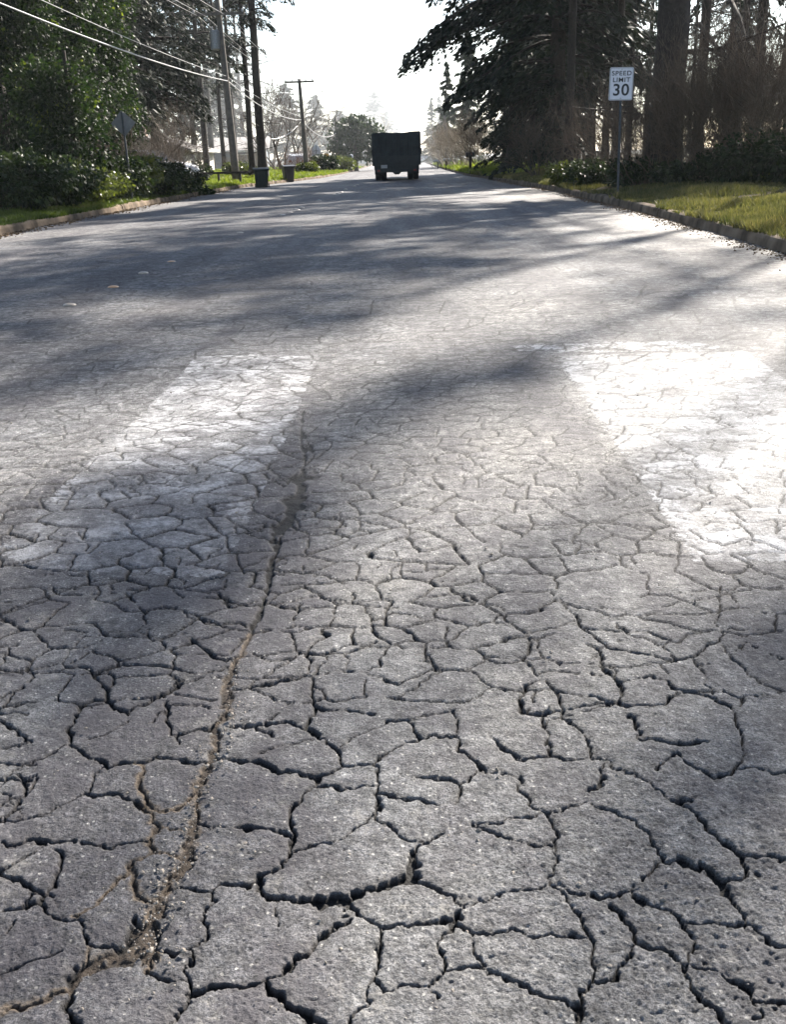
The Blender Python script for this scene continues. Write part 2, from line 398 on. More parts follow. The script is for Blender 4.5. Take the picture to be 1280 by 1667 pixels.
# block centres of the finer cracking farther on (photo pixels); the rest is scattered
def build_road():
    ys = [-9.0]
    while ys[-1] < 0.70: ys.append(ys[-1]+max(0.004, min(0.5, 0.25*(0.72-ys[-1]))))
    y = ys[-1]
    while y < 380:
        y += min(0.0015*y**1.75, 1.2); ys.append(y)
    Y = np.array(ys); nr = len(Y)
    L = LX(Y); Rr = RX(Y)
    ND, NO = 700, 45
    Ye = np.maximum(Y, 0.3)
    xl = np.maximum(L+0.02, -(0.425*Ye+0.36)); xr = np.minimum(Rr-0.02, 0.425*Ye+0.36)
    s1 = 1-(1-np.linspace(0, 1, NO, endpoint=False))**1.6; s2 = np.linspace(0, 1, ND, endpoint=False); s3 = np.linspace(0, 1, NO+1)**1.6
    Xg = np.concatenate([L[:, None]+(xl-L)[:, None]*s1, xl[:, None]+(xr-xl)[:, None]*s2, xr[:, None]+(Rr-xr)[:, None]*s3], 1)
    nc = Xg.shape[1]; Yg = np.repeat(Y[:, None], nc, 1)
    x = Xg.ravel().astype(np.float64); yy = Yg.ravel().astype(np.float64)
    dy = np.gradient(Y); sp = np.repeat(dy[:, None], nc, 1).ravel()
    def fade(freq): return np.clip(1.6-sp*freq*1.6, 0, 1)       # drop detail finer than the grid
    # warp
    wx = x+0.010*vnoise(x, yy, 9, 1)+0.007*vnoise(x, yy, 35, 2)*fade(35)+0.005*vnoise(x, yy, 85, 3)*fade(85)+0.0025*vnoise(x, yy, 190, 8)*fade(190)
    wy = yy+0.010*vnoise(x, yy, 9, 4)+0.007*vnoise(x, yy, 35, 5)*fade(35)+0.005*vnoise(x, yy, 85, 6)*fade(85)+0.0025*vnoise(x, yy, 190, 7)*fade(190)
    depth = np.zeros(len(x)); dirt = np.zeros(len(x)); rim = np.zeros(len(x))
    # traced cracks
    segs = []
    for ln in CR_.strip().splitlines():
        p = ln.split(); wc = int(p[0]); dr = int(p[1]); pts = [at(*map(float, q.split(','))) for q in p[2:]]
        for a, b in zip(pts[:-1], pts[1:]): segs.append((*a, *b, wc, dr))
    S = np.array(segs)
    W = {1: 0.0012, 2: 0.0017, 3: 0.0024, 4: 0.0035, 5: 0.0055, 6: 0.014, 7: 0.030}
    WH = np.array([0]+[W[k] for k in range(1, 8)])
    band = np.where(Y < 0.7)[0][-1], np.where(Y > 6.5)[0][0]
    wob = 0.85+0.75*vnoise(x, yy, 22, 9)+0.45*vnoise(x, yy, 70, 10)*fade(70)
    step = 12
    for r0 in range(band[0], band[1], step):
        r1 = min(r0+step, band[1]); i0, i1 = r0*nc, r1*nc
        sel = S[(np.maximum(S[:, 1], S[:, 3]) > Y[r0]-0.08) & (np.minimum(S[:, 1], S[:, 3]) < Y[r1]+0.08)]
        if len(sel) == 0: continue
        px, py = wx[i0:i1], wy[i0:i1]; wb = wob[i0:i1]
        dd = depth[i0:i1]; dt = dirt[i0:i1]; rm = rim[i0:i1]
        for a, b, c, d, wc, drt in sel:
            m = np.where((px > min(a, c)-0.06) & (px < max(a, c)+0.06))[0]
            if len(m) == 0: continue
            qx = px[m]-a; qy = py[m]-b; ux, uy = c-a, d-b; l2 = ux*ux+uy*uy+1e-9
            t = np.clip((qx*ux+qy*uy)/l2, 0, 1); dist = np.hypot(qx-t*ux, qy-t*uy)
            hw = WH[int(wc)]*np.clip(wb[m], 0.25, 2)*1.15
            if wc >= 5: hw = hw*np.clip(0.9+1.0*vnoise(px[m], py[m], 13, 33), 0.3, 2.0)
            dd[m] = np.maximum(dd[m], np.clip((hw-dist)/(0.0012+0.2*hw)+0.5, 0, 1)*min(1, 0.45+0.16*wc))
            rm[m] = np.maximum(rm[m], np.exp(-np.maximum(dist-hw, 0)/(0.002+0.0013*wc))*min(1, 0.35+0.15*wc))
            if wc == 7: dd[m] = np.maximum(dd[m], np.clip((hw*1.5-dist)/(hw*0.8), 0, 0.55))
            if drt: dt[m] = np.maximum(dt[m], np.clip(1.3-dist/(0.004+0.0022*wc), 0, 1))
    # scattered polygon cracking (cells), outside the traced patch
    r_ = np.random.default_rng(11)
    def cells(cell, x0, x1, y0, y1, sd):
        r = np.random.default_rng(sd); out = []
        nx = int((x1-x0)/cell); ny = int((y1-y0)/cell)
        gx, gy = np.meshgrid(np.arange(nx), np.arange(ny))
        gx = (gx+0.5*(gy % 2)+0.5+r.uniform(-.42, .42, gx.shape))*cell+x0; gy = (gy+0.5+r.uniform(-.42, .42, gy.shape))*cell+y0
        return np.stack([gx.ravel(), gy.ravel()], 1)
    def voro(seeds, wmax, fadefn, thr, sd, rowmin, rowmax, wmin=0.0016):
        seeds = seeds[np.argsort(seeds[:, 1])]
        for r0 in range(rowmin, rowmax, 10):
            r1 = min(r0+10, rowmax); i0, i1 = r0*nc, r1*nc
            ya, yb = Y[r0]-0.55, Y[r1-1]+0.55
            s = seeds[(seeds[:, 1] > ya) & (seeds[:, 1] < yb)]
            if len(s) < 3: continue
            for c0 in range(i0, i1, 60000):
                c1 = min(c0+60000, i1)
                px, py = wx[c0:c1], wy[c0:c1]
                # process by x bins to stay small
                order = np.argsort(px); bs = np.array_split(order, 24)
                for b in bs:
                    if len(b) == 0: continue
                    xa, xb = px[b[0]]-0.55, px[b[-1]]+0.55
                    j = np.where((s[:, 0] > xa) & (s[:, 0] < xb))[0]
                    if len(j) < 3: continue
                    q = s[j]
                    D = (px[b][:, None]-q[None, :, 0])**2+((py[b][:, None]-q[None, :, 1])*1.15)**2
                    p2 = np.argpartition(D, 1, axis=1)[:, :2]
                    d = np.take_along_axis(D, p2, 1); sw = d[:, 0] > d[:, 1]
                    p2[sw] = p2[sw][:, ::-1]; d = np.sort(d, 1)
                    g = np.hypot(*(q[p2[:, 0]]-q[p2[:, 1]]).T)+1e-6
                    dist = (d[:, 1]-d[:, 0])/(2*g)
                    ia = j[p2.min(1)]; ib = j[p2.max(1)]
                    ida = np.round(s[ia, 0]*1e4).astype(np.int64)+np.round(s[ib, 0]*1e4).astype(np.int64)
                    idb = np.round(s[ia, 1]*1e4).astype(np.int64)+np.round(s[ib, 1]*1e4).astype(np.int64)
                    hsh = _h(ida, idb, sd)
                    ff = fadefn(x[c0:c1][b], yy[c0:c1][b])
                    hw = np.where(hsh > thr, wmin+wmax*((hsh-thr)/(1-thr))**1.6, 0)*ff*np.clip(wob[c0:c1][b], 0.35, 2)
                    spc = sp[c0:c1][b]; ny = np.abs(q[p2[:, 0], 1]-q[p2[:, 1], 1])/g
                    he = np.maximum(hw, 0.0015+spc*(0.10+0.42*ny))
                    soft = 0.0012+0.2*he+spc*0.15*ny
                    val = np.clip((he-dist)/soft+0.5, 0, 1)*(hw > 0.0003)*np.clip((np.maximum(hw, 0.0014)/he)**0.28, 0, 1)
                    k = c0+b
                    depth[k] = np.maximum(depth[k], val*0.95)
                    rim[k] = np.maximum(rim[k], np.exp(-np.maximum(dist-hw, 0)/0.008)*np.clip(hw/0.003, 0, 1)*np.clip(ff, 0, 1))
    yb = at(640, 945)[1]
    def sm(a, b, t): t = np.clip((t-a)/(b-a), 0, 1); return t*t*(3-2*t)
    y0_ = at(640, 1260)[1]
    def fO(px, py):
        return np.where((np.abs(px) < 0.435*py+0.03) & (py > 0.9), 0.0, 0.9)
    def fA(px, py):        # strong alligator zone around the wheel path
        inside = (np.abs(px) < 0.435*py+0.03) & (py > 0.9)
        near = np.where(inside, sm(y0_, yb+0.1, py), 0.9)
        zone = 0.25+0.95*np.exp(-((px+0.25)/1.15)**2)
        zl = np.exp(-((px+1.2-(-0.35)*(py-3))/0.8)**2)*(py < 6)
        far = 1-sm(4.5, 9.0, py)*0.7
        return near*np.maximum(zone, zl)*far
    def fC(px, py): return (1-sm(9, 15, py))*(0.55+0.5*sm(-0.4, 0.4, fbm(px, py, 0.6, 44, 2)))
    def fH(px, py): return ((np.abs(px) > 0.43*py+0.05) | (py > yb))*0.25+((np.abs(px) > 0.43*py+0.05) | (py > yb))*0.7*sm(-0.1, 0.5, fbm(px, py, 2.0, 45, 2))
    rA = np.where(Y < 0.7)[0][0], np.where(Y > 13)[0][0]
    # skip rows hidden inside traced patch for speed is not needed
    voro(cells(0.185, -2.6, 2.8, -1.0, 2.9, 21), 0.0030, fO, 0.04, 5, np.where(Y > -1)[0][0], np.where(Y > 2.6)[0][0])
    voro(cells(0.135, -2.9, 3.0, 1.3, 6.4, 31), 0.0036, fA, 0.12, 15, np.where(Y > 1.5)[0][0], np.where(Y > 6.2)[0][0], 0.0008)
    voro(cells(0.26, -3.5, 4.2, 5.6, 15, 22), 0.0060, fC, 0.22, 6, np.where(Y > 5.8)[0][0], np.where(Y > 14.5)[0][0])
    # hairlines inside the big plates
    voro(cells(0.085, -1.6, 1.7, 0.6, 4.0, 41), 0.0011, fH, 0.55, 16, np.where(Y > 0.7)[0][0], np.where(Y > 3.9)[0][0], 0.0003)
    def fB(px, py): return 0.55*(1-sm(12, 26, py))*(0.4+0.6*sm(-0.3, 0.5, fbm(px, py, 0.5, 40, 2)))
    voro(cells(0.75, -7.6, 4.7, 1.0, 30, 23), 0.012, fB, 0.35, 7, np.where(Y > 2.4)[0][0], np.where(Y > 28)[0][0], 0.003)
    # heights
    rough = np.clip(0.55+0.55*sm(-0.2, 0.5, x)+0.3*vnoise(x, yy, 1.3, 51), 0.35, 1.5)
    n1 = vnoise(x, yy, 55, 61)*fade(55); n2 = vnoise(x, yy, 110, 62)*fade(110); n3 = vnoise(x, yy, 230, 63)*fade(230)
    pit = np.clip(vnoise(x, yy, 95, 64)-0.52+0.18*vnoise(x, yy, 6, 67), 0, 1)*fade(75)
    pit2 = np.clip(vnoise(x, yy, 190, 65)-0.42, 0, 1)*fade(140)
    z = 0.010*vnoise(x, yy, 0.8, 70)+0.004*vnoise(x, yy, 4, 71)
    z += rough*(0.0006*n1+0.0013*n2+0.0018*n3)-rough*(0.0035*pit+0.007*pit2)
    blockn = 0.003*vnoise(wx, wy, 5, 77)
    z += blockn*np.clip(1-sp*5, 0, 1)
    z -= 0.003*rim*(1+0.8*vnoise(x, yy, 80, 78)*fade(80))*np.clip(1.2-sp/0.03, 0.1, 1)
    deep = depth*(0.0135*(1-0.5*dirt)+0.004*vnoise(x, yy, 50, 79)*fade(50))*np.clip(1.25-sp/0.02, 0.0, 1)
    z -= deep
    sink = np.exp(-((x+0.55)/0.35)**2)*sm(1.0, 2.5, yy)*(1-sm(6, 9, yy)); z -= 0.012*sink
    z = np.where(yy < 0.6, z*0.5, z)
    # gutter fall toward the kerbs
    z -= 0.02*np.clip((np.abs(x+1.5)-4)/3, 0, 1)
    V = np.stack([x, yy, z], 1)
    idx = np.arange(nr*nc).reshape(nr, nc)
    Fq = np.stack([idx[:-1, :-1], idx[:-1, 1:], idx[1:, 1:], idx[1:, :-1]], -1).reshape(-1, 4)
    # painted bars are cut out of the same surface as objects of their own
    cx_ = x[Fq].mean(1); cy_ = yy[Fq].mean(1)
    def inpoly(P, px, py):
        r = np.zeros(len(px), bool); n = len(P)
        for i in range(n):
            (xa, ya), (xb, yb2) = P[i], P[(i+1) % n]
            c = ((ya > py) != (yb2 > py)) & (px < (xb-xa)*(py-ya)/((yb2-ya) if yb2 != ya else 1e-9)+xa); r ^= c
        return r
    def poly(pts): return [at(*p) for p in pts]
    bars = [
        ('crosswalk_bar', 'long worn white crosswalk bar left of the main crack', poly([(320, 583), (519, 574), (478, 682), (430, 790), (360, 930), (60, 925), (-10, 900)])),
        ('crosswalk_bar', 'broad bright worn white crosswalk bar at the right edge', poly([(903, 580), (1215, 570), (1500, 770), (1640, 915), (1130, 912)])),
        ('stop_line', 'thin flaking white cross line above the right crosswalk bar', poly([(832, 562), (1105, 555), (1180, 562), (1160, 569), (903, 575), (845, 570)])),
    ]
    used = np.zeros(len(Fq), bool); out = []
    near = (cy_ < 9)
    for nm, lb, P in bars:
        m = np.zeros(len(Fq), bool); ii = np.where(near)[0]
        m[ii] = inpoly(P, cx_[ii], cy_[ii]); m &= ~used; used |= m
        out.append((nm, lb, P, m))
    att = {'crack': depth, 'dirt': dirt, 'rim': rim}
    def part(mask, name, mat, paint=None):
        f = Fq[mask]; u, inv = np.unique(f, return_inverse=True)
        me = mesh_np(name, V[u], inv.reshape(-1, 4), mat, smooth=True)
        for k, a in att.items():
            A = me.attributes.new(k, 'FLOAT', 'POINT'); A.data.foreach_set('value', a[u].astype(np.float32))
        if paint is not None:
            A = me.attributes.new('edge', 'FLOAT', 'POINT')
            e = np.full(len(u), 9.0); P = paint
            for i in range(len(P)):
                (a, b), (c, d) = P[i], P[(i+1) % len(P)]
                t = np.clip(((x[u]-a)*(c-a)+(yy[u]-b)*(d-b))/((c-a)**2+(d-b)**2+1e-9), 0, 1)
                e = np.minimum(e, np.hypot(x[u]-a-t*(c-a), yy[u]-b-t*(d-b)))
            A.data.foreach_set('value', e.astype(np.float32))
        return link(name, me)
    ro = part(~used, 'road', M['asphalt']); tag(ro, kind='structure')
    for nm, lb, P, m in out:
        o = part(m, nm, M['paint_line'] if nm == 'stop_line' else M['paint'], P)
        tag(o, lb, 'road marking', 'white crosswalk paint on the road')

def asphalt(name, paint=0):
    m, t, b = nodes(name)
    tc = N(t, 'ShaderNodeTexCoord'); co = tc.outputs['Object']
    def noise(s, d=4.0, r=0.55):
        n = N(t, 'ShaderNodeTexNoise', Scale=s, Detail=d, Roughness=r); t.links.new(co, n.inputs['Vector']); return n.outputs[0]
    def attr(k):
        a = N(t, 'ShaderNodeAttribute', attribute_name=k); return a.outputs['Fac']
    big = noise(0.35, 5.0, 0.6); mid = noise(2.2, 6.0, 0.65); fine = noise(210.0, 4.0, 0.8)
    # wheel-path streaks drawn out along the road
    mp = N(t, 'ShaderNodeMapping'); mp.inputs['Scale'].default_value = (1.6, 0.16, 1.0); t.links.new(co, mp.inputs[0])
    st = N(t, 'ShaderNodeTexNoise', Scale=1.0, Detail=6.0, Roughness=0.65); t.links.new(mp.outputs[0], st.inputs['Vector'])
    base = ramp(t, mid, [(0.3, (0.086, 0.087, 0.092)), (0.7, (0.176, 0.175, 0.178))])
    base = mixc(t, ramp(t, big, [(0.4, 0.0), (0.6, 0.55)]), base, (0.21, 0.195, 0.175))
    base = mixc(t, ramp(t, st.outputs[0], [(0.44, 0.0), (0.60, 0.75)]), base, (0.062, 0.057, 0.062))
    # ragged darker patches where the seal has worn off
    wn = noise(9.0, 8.0, 0.75); sel = noise(0.5, 4.0, 0.6)
    pat = math_(t, 'MULTIPLY', ramp(t, wn, [(0.47, 0.0), (0.55, 1.0)]), ramp(t, sel, [(0.42, 0.12), (0.58, 0.8)]))
    base = mixc(t, pat, base, (0.07, 0.066, 0.072))
    # aggregate: dark pits and pale chips
    vo = N(t, 'ShaderNodeTexVoronoi', Scale=95.0); t.links.new(co, vo.inputs['Vector'])
    chip = math_(t, 'MULTIPLY', ramp(t, vo.outputs['Distance'], [(0.22, 1.0), (0.34, 0.0)]),
                 math_(t, 'GREATER_THAN', N_sep(t, vo.outputs['Color']), 0.86))
    base = mixc(t, math_(t, 'MULTIPLY', chip, 0.5), base, (0.48, 0.46, 0.42))
    base = mixc(t, 1.0, base, ramp(t, fine, [(0.34, 0.35), (0.52, 1.0), (0.68, 1.9)]), 'MULTIPLY')
    base = mixc(t, 1.0, base, ramp(t, noise(34.0, 6.0, 0.8), [(0.36, 0.45), (0.51, 1.0), (0.64, 1.6)]), 'MULTIPLY')
    # kerbside silt
    sx = N(t, 'ShaderNodeSeparateXYZ'); t.links.new(co, sx.inputs[0])
    silt = math_(t, 'MULTIPLY', ramp(t, math_(t, 'MULTIPLY', sx.outputs[0], 0.2), [(0.55, 0.0), (0.9, 0.7)]), ramp(t, mid, [(0.35, 0.3), (0.65, 1.0)]))
    base = mixc(t, silt, base, (0.17, 0.145, 0.115))
    ws_ = math_(t, 'MULTIPLY', ramp(t, noise(3.4, 9.0, 0.8), [(0.49, 0.0), (0.53, 1.0)]), ramp(t, st.outputs[0], [(0.42, 0.15), (0.56, 0.62)]))
    base = mixc(t, ws_, base, (0.055, 0.05, 0.057))
    wl_ = ramp(t, noise(6.0, 9.0, 0.85), [(0.56, 0.0), (0.63, 0.5)])
    base = mixc(t, wl_, base, (0.26, 0.245, 0.225))
    mo = ramp(t, noise(13.0, 9.0, 0.88), [(0.40, 0.28), (0.50, 0.95), (0.60, 1.8)])
    yn = ramp(t, math_(t, 'MULTIPLY', sx.outputs[1], 0.02), [(0.05, 0.15), (0.12, 1.0)])
    base = mixc(t, yn, base, mixc(t, 1.0, base, mo, 'MULTIPLY'))
    # darker tone down the middle of the carriageway past the near stretch
    ov = math_(t, 'ADD', math_(t, 'MULTIPLY', sx.outputs[0], 0.1), math_(t, 'MULTIPLY', math_(t, 'SUBTRACT', mid, 0.5), 0.28))
    om = math_(t, 'MULTIPLY', ramp(t, math_(t, 'ADD', ov, 0.5), [(0.02, 0.3), (0.16, 0.9), (0.57, 1.0), (0.64, 0.0)]), ramp(t, math_(t, 'MULTIPLY', sx.outputs[1], 0.02), [(0.09, 0.0), (0.16, 1.0)]))
    base = mixc(t, math_(t, 'MULTIPLY', om, 0.4), base, mixc(t, 1.0, base, (0.38, 0.37, 0.41), 'MULTIPLY'))
    rough = 0.62
    if paint:
        e = attr('edge')
        wear = noise(5.0 if paint == 1 else 9.0, 9.0, 0.72); wf = noise(45.0, 5.0, 0.7)
        k = math_(t, 'ADD', wear, math_(t, 'MULTIPLY', wf, 0.5))
        if paint == 1: cov = ramp(t, k, [(0.62, 0.05), (0.76, 0.30), (0.86, 0.85)])
        else: cov = ramp(t, k, [(0.70, 0.0), (0.82, 0.85)])
        ed = ramp(t, math_(t, 'ADD', math_(t, 'MULTIPLY', e, 8.0), math_(t, 'MULTIPLY', math_(t, 'SUBTRACT', wf, 0.5), 1.6)), [(0.0, 0.1), (0.14, 1.0)])
        cov = math_(t, 'MULTIPLY', cov, ed)
        gy = ramp(t, math_(t, 'ADD', math_(t, 'MULTIPLY', sx.outputs[1], 0.1), math_(t, 'MULTIPLY', math_(t, 'SUBTRACT', wear, 0.5), 0.35)), [(0.34, 0.6), (0.46, 1.0)])
        gy = mixc(t, math_(t, 'GREATER_THAN', sx.outputs[0], 0.0), gy, (1, 1, 1))
        cov = math_(t, 'MULTIPLY', cov, gy)
        base = mixc(t, math_(t, 'MULTIPLY', cov, math_(t, 'SUBTRACT', 1.0, attr('rim'))), base, (0.42, 0.42, 0.43))
    ck = attr('crack'); dt = attr('dirt'); rm = attr('rim')
    base = mixc(t, math_(t, 'MULTIPLY', rm, 0.30), base, (0.10, 0.09, 0.08))
    soil = ramp(t, noise(60.0, 6.0, 0.7), [(0.35, (0.05, 0.038, 0.028)), (0.65, (0.20, 0.15, 0.105))])
    base = mixc(t, ramp(t, math_(t, 'MULTIPLY', dt, math_(t, 'ADD', 0.15, noise(20.0, 6.0, 0.75))), [(0.25, 0.0), (0.62, 0.85)]), base, soil)
    base = mixc(t, ramp(t, ck, [(0.1, 0.0), (0.8, 0.93)]), base, mixc(t, dt, (0.008, 0.007, 0.0065), (0.05, 0.037, 0.027)))
    t.links.new(base, b.inputs['Base Color'])
    b.inputs['Roughness'].default_value = 0.72; b.inputs['Specular IOR Level'].default_value = 0.28
    # bump
    h = math_(t, 'ADD', math_(t, 'MULTIPLY', noise(120.0, 5.0, 0.75), 1.0), math_(t, 'MULTIPLY', wn, 0.6))
    bp = N(t, 'ShaderNodeBump', Strength=0.9, Distance=0.009); t.links.new(h, bp.inputs['Height'])
    h2 = noise(26.0, 5.0, 0.7)
    bp2 = N(t, 'ShaderNodeBump', Strength=0.6, Distance=0.012); t.links.new(h2, bp2.inputs['Height'])
    t.links.new(bp.outputs[0], bp2.inputs['Normal']); t.links.new(bp2.outputs[0], b.inputs['Normal'])
    return m
def N_sep(t, c):
    s = t.nodes.new('ShaderNodeSeparateColor'); t.links.new(c, s.inputs[0]); return s.outputs[0]
M['asphalt'] = asphalt('asphalt'); M['paint'] = asphalt('worn_white_paint', 1); M['paint_line'] = asphalt('flaking_paint', 2)
build_road()

# ------------------------------------------------------------------ verge ground and kerbs
def build_ground():
    Y = np.concatenate([np.arange(-30, 6, 3.0), np.arange(6, 45, 0.35), np.arange(45, 100, 1.2), np.arange(100, 700, 12.0), [1500.0]])
    for side, nm in ((1, 'right'), (-1, 'left')):
        off = np.concatenate([np.arange(0, 4, 0.16), np.arange(4, 14, 0.6), np.arange(14, 80, 4.0), [120, 200, 400, 900]])
        K = (RX(Y)+KT) if side > 0 else (LX(Y)-KT)
        X = K[:, None]+side*(off[None, :]+0.001)
        Yg = np.repeat(Y[:, None], len(off), 1)
        Z = GZ(X.ravel(), Yg.ravel())
        V = np.stack([X.ravel(), Yg.ravel(), Z], 1); nr, nc = X.shape
        i = np.arange(nr*nc).reshape(nr, nc)
        f = np.stack([i[:-1, :-1], i[:-1, 1:], i[1:, 1:], i[1:, :-1]], -1).reshape(-1, 4)
        if side < 0: f = f[:, ::-1]
        tag(link('verge_'+nm, mesh_np('verge', V, f, M['soil'], smooth=True)), kind='structure')
    V = np.array([(-900, -900, -0.35), (900, -900, -0.35), (900, 1500, -0.35), (-900, 1500, -0.35)], float)
    tag(link('ground', mesh_np('ground', V, np.array([[0, 1, 2, 3]]), M['soil'])), kind='structure')
M['soil'] = plain('verge_soil', (0.045, 0.038, 0.022), 1.0, 0.55, 2.5, bump=0.6, spec=0.03)
M['kerb'] = plain('kerb_concrete', (0.12, 0.092, 0.068), 1.0, 0.7, 2.6, bump=0.9, spec=0.08)
M['slab'] = plain('slab_concrete', (0.30, 0.27, 0.24), 0.85, 0.3, 3.0, bump=0.5)
M['moss'] = plain('moss', (0.10, 0.09, 0.02), 0.9, 0.4, 20.0, bump=0.6)
build_ground()
def build_kerb(side, name):
    mb = MB(); r = random.Random(5+side)
    y = -8.0
    while y < 300:
        L = 3.0 if y < 60 else 12.0
        n = 5
        g = 0.012 if y < 60 else 0.0
        dz = r.uniform(-0.012, 0.012); dx = r.uniform(-0.012, 0.012)
        rows = []
        for k in range(n+1):
            yy = y+g+(L-2*g)*k/n
            kx = float(RX(yy) if side > 0 else LX(yy))
            rows.append([(kx+side*(a+dx), yy, b+dz) for a, b in ((-0.03, -0.12), (0.0, -0.01), (0.012, 0.075), (0.03, 0.113), (0.06, KH), (KT, KH+0.004), (KT+0.03, -0.12))])
        vs = [p for q in rows for p in q]; m = 7
        fs = [(k*m+j, k*m+(j+1) % m, (k+1)*m+(j+1) % m, (k+1)*m+j) for k in range(n) for j in range(m)]
        fs += [tuple(range(m)), tuple(n*m+j for j in range(m))[::-1]]
        mb.add(vs, fs); y += L
    o = mb.build(name, M['kerb']); tag(o, kind='structure')
build_kerb(1, 'kerb_right'); build_kerb(-1, 'kerb_left')

# ------------------------------------------------------------------ vegetation builders
def rvec(r, n):
    v = r.normal(size=(n, 3)); return v/np.linalg.norm(v, axis=1, keepdims=True)
def leaves(name, P, mat, size, r, aspect=1.6, flat=0.0, dirs=None, droop=0.0):
    """one small pointed leaf or spray at each point"""
    n = len(P)
    a = rvec(r, n) if dirs is None else dirs+0.45*rvec(r, n)
    a[:, 2] -= droop; a /= np.linalg.norm(a, axis=1, keepdims=True)
    b = rvec(r, n); b[:, 2] *= (1-flat)
    b = np.cross(a, np.cross(b, a)); b /= np.linalg.norm(b, axis=1, keepdims=True)+1e-6
    s = size*r.uniform(0.55, 1.35, n)[:, None]
    V = np.stack([P-a*s*aspect*0.5, P+b*s*0.5-a*s*0.05, P+a*s*aspect*0.5, P-b*s*0.5+a*s*0.08], 1).reshape(-1, 3)
    f = np.arange(4*n).reshape(-1, 4)
    return mesh_np(name, V, f, mat)
def sticks(name, A, B, ra, rb, mat, k=3):
    """tapered prisms from A to B (arrays)"""
    d = B-A; L = np.linalg.norm(d, axis=1, keepdims=True)+1e-9; d = d/L
    ref = np.where(np.abs(d[:, 2:3]) > 0.9, np.array([[1.0, 0.1, 0]]), np.array([[0.1, 0.2, 1.0]]))
    u = np.cross(d, ref); u /= np.linalg.norm(u, axis=1, keepdims=True); v = np.cross(d, u)
    n = len(A); V = np.zeros((n, 2*k, 3))
    for i in range(k):
        t = 2*math.pi*i/k; o = u*math.cos(t)+v*math.sin(t)
        V[:, i] = A+o*np.asarray(ra).reshape(-1, 1); V[:, k+i] = B+o*np.asarray(rb).reshape(-1, 1)
    base = np.arange(n)[:, None, None]*2*k
    q = np.array([[i, (i+1) % k, k+(i+1) % k, k+i] for i in range(k)])[None]
    return V.reshape(-1, 3), (base+q).reshape(-1, 4)
def trunk_mesh(h, r0, r1, seed, mat, bend=0.25, n=10, limbs=None, flare=1.35):
    r = np.random.default_rng(seed); m = max(6, int(h/1.2)); V = []
    bx, by = np.cumsum(r.normal(0, bend/m, m+1)), np.cumsum(r.normal(0, bend/m, m+1)); bx -= bx[0]; by -= by[0]
    for i in range(m+1):
        t = i/m; rad = (r0*(1-t)+r1*t)*(flare if i == 0 else 1)
        for k in range(n):
            a = 2*math.pi*k/n; q = rad*(1+0.09*math.sin(3*a+i)+r.normal(0, 0.03))
            V.append((bx[i]+q*math.cos(a), by[i]+q*math.sin(a), t*h-(0.25 if i == 0 else 0)))
    f = [(i*n+k, i*n+(k+1) % n, (i+1)*n+(k+1) % n, (i+1)*n+k) for i in range(m) for k in range(n)]
    V = np.array(V); f = np.array(f)
    if limbs is not None:
        v2, f2 = limbs; f = np.concatenate([f, f2+len(V)]); V = np.concatenate([V, v2])
    return mesh_np('trunk', V, f, mat, smooth=True)
def conifer(seed, h, rad, start, r0, leaf=0.26, nb=4.0, dens=1.0, mat='needle', bark='bark', droop=0.35, taper=0.9, gap=0.15, dead=0.0):
    """tapered trunk with whorls of drooping limbs and hanging sprays; returns crown and trunk meshes"""
    r = np.random.default_rng(seed); A = []; B = []; RA = []; RB = []; P = []; D = []
    z = start
    while z < h*0.99:
        t = (z-start)/(h-start)
        for _ in range(r.poisson(nb)):
            az = r.uniform(0, 2*math.pi)
            if r.random() < gap: continue
            L = rad*((1-t)**taper+0.06)*r.uniform(0.55, 1.15)
            if t < 0.12: L *= r.uniform(0.5, 1.0)
            up = r.uniform(-0.1, 0.35); n = max(3, int(L/0.7)); p = np.array([0, 0, z+r.uniform(-.2, .2)])
            q = p.copy(); d0 = np.array([math.cos(az), math.sin(az), up])
            side = np.array([-math.sin(az), math.cos(az), 0])
            br = 0.018*L+0.012
            for i in range(n):
                s = (i+1)/n; d = d0.copy(); d[2] -= droop*s*1.8; d /= np.linalg.norm(d)
                q2 = q+d*L/n+side*r.normal(0, 0.06)*L/n; A.append(q.copy()); B.append(q2.copy()); RA.append(br*(1-s*0.9+0.1)); RB.append(br*(1-s)+0.006)
                m = r.poisson((8+14*L/n*(0.35+s))*dens)
                if s > 0.18 and m:
                    u = r.uniform(0, 1, m)[:, None]; wv = (0.25+0.55*math.sin(math.pi*min(s*0.85+0.1, 1)))*L*0.33
                    sd = r.normal(0, 0.55, m)[:, None]*wv
                    pts = q+(q2-q)*u+side*sd+np.array([0, 0, 1])*(-np.abs(sd)*0.35+r.normal(-0.10, 0.13, m)[:, None])
                    P.append(pts); D.append(d*0.8+side*np.sign(sd)*0.7)
                q = q2
        z += r.uniform(0.45, 0.85)*(1 if t < 0.7 else 0.7)
    if dead:                                    # bare snapped stubs low on the trunk
        for _ in range(int(dead)):
            zz = r.uniform(1.5, start+1); az = r.uniform(0, 6.28); L = r.uniform(0.5, 2.6)
            a = np.array([0, 0, zz]); b = a+np.array([math.cos(az), math.sin(az), r.uniform(-.35, .2)])*L
            A.append(a); B.append(b); RA.append(0.03); RB.append(0.006)
            for _ in range(4):
                s = r.uniform(0.3, 1); c = a+(b-a)*s; A.append(c); B.append(c+rvec(r, 1)[0]*L*0.3); RA.append(0.009); RB.append(0.003)
    limbs = sticks('limb', np.array(A), np.array(B), RA, RB, None, 4)
    P = np.concatenate(P); D = np.concatenate(D)
    cm = leaves('crown', P, M[mat], leaf, r, aspect=2.4, flat=0.7, dirs=D, droop=0.25)
    tm = trunk_mesh(h, r0, r0*0.12, seed+1, M[bark], limbs=limbs)
    return cm, tm
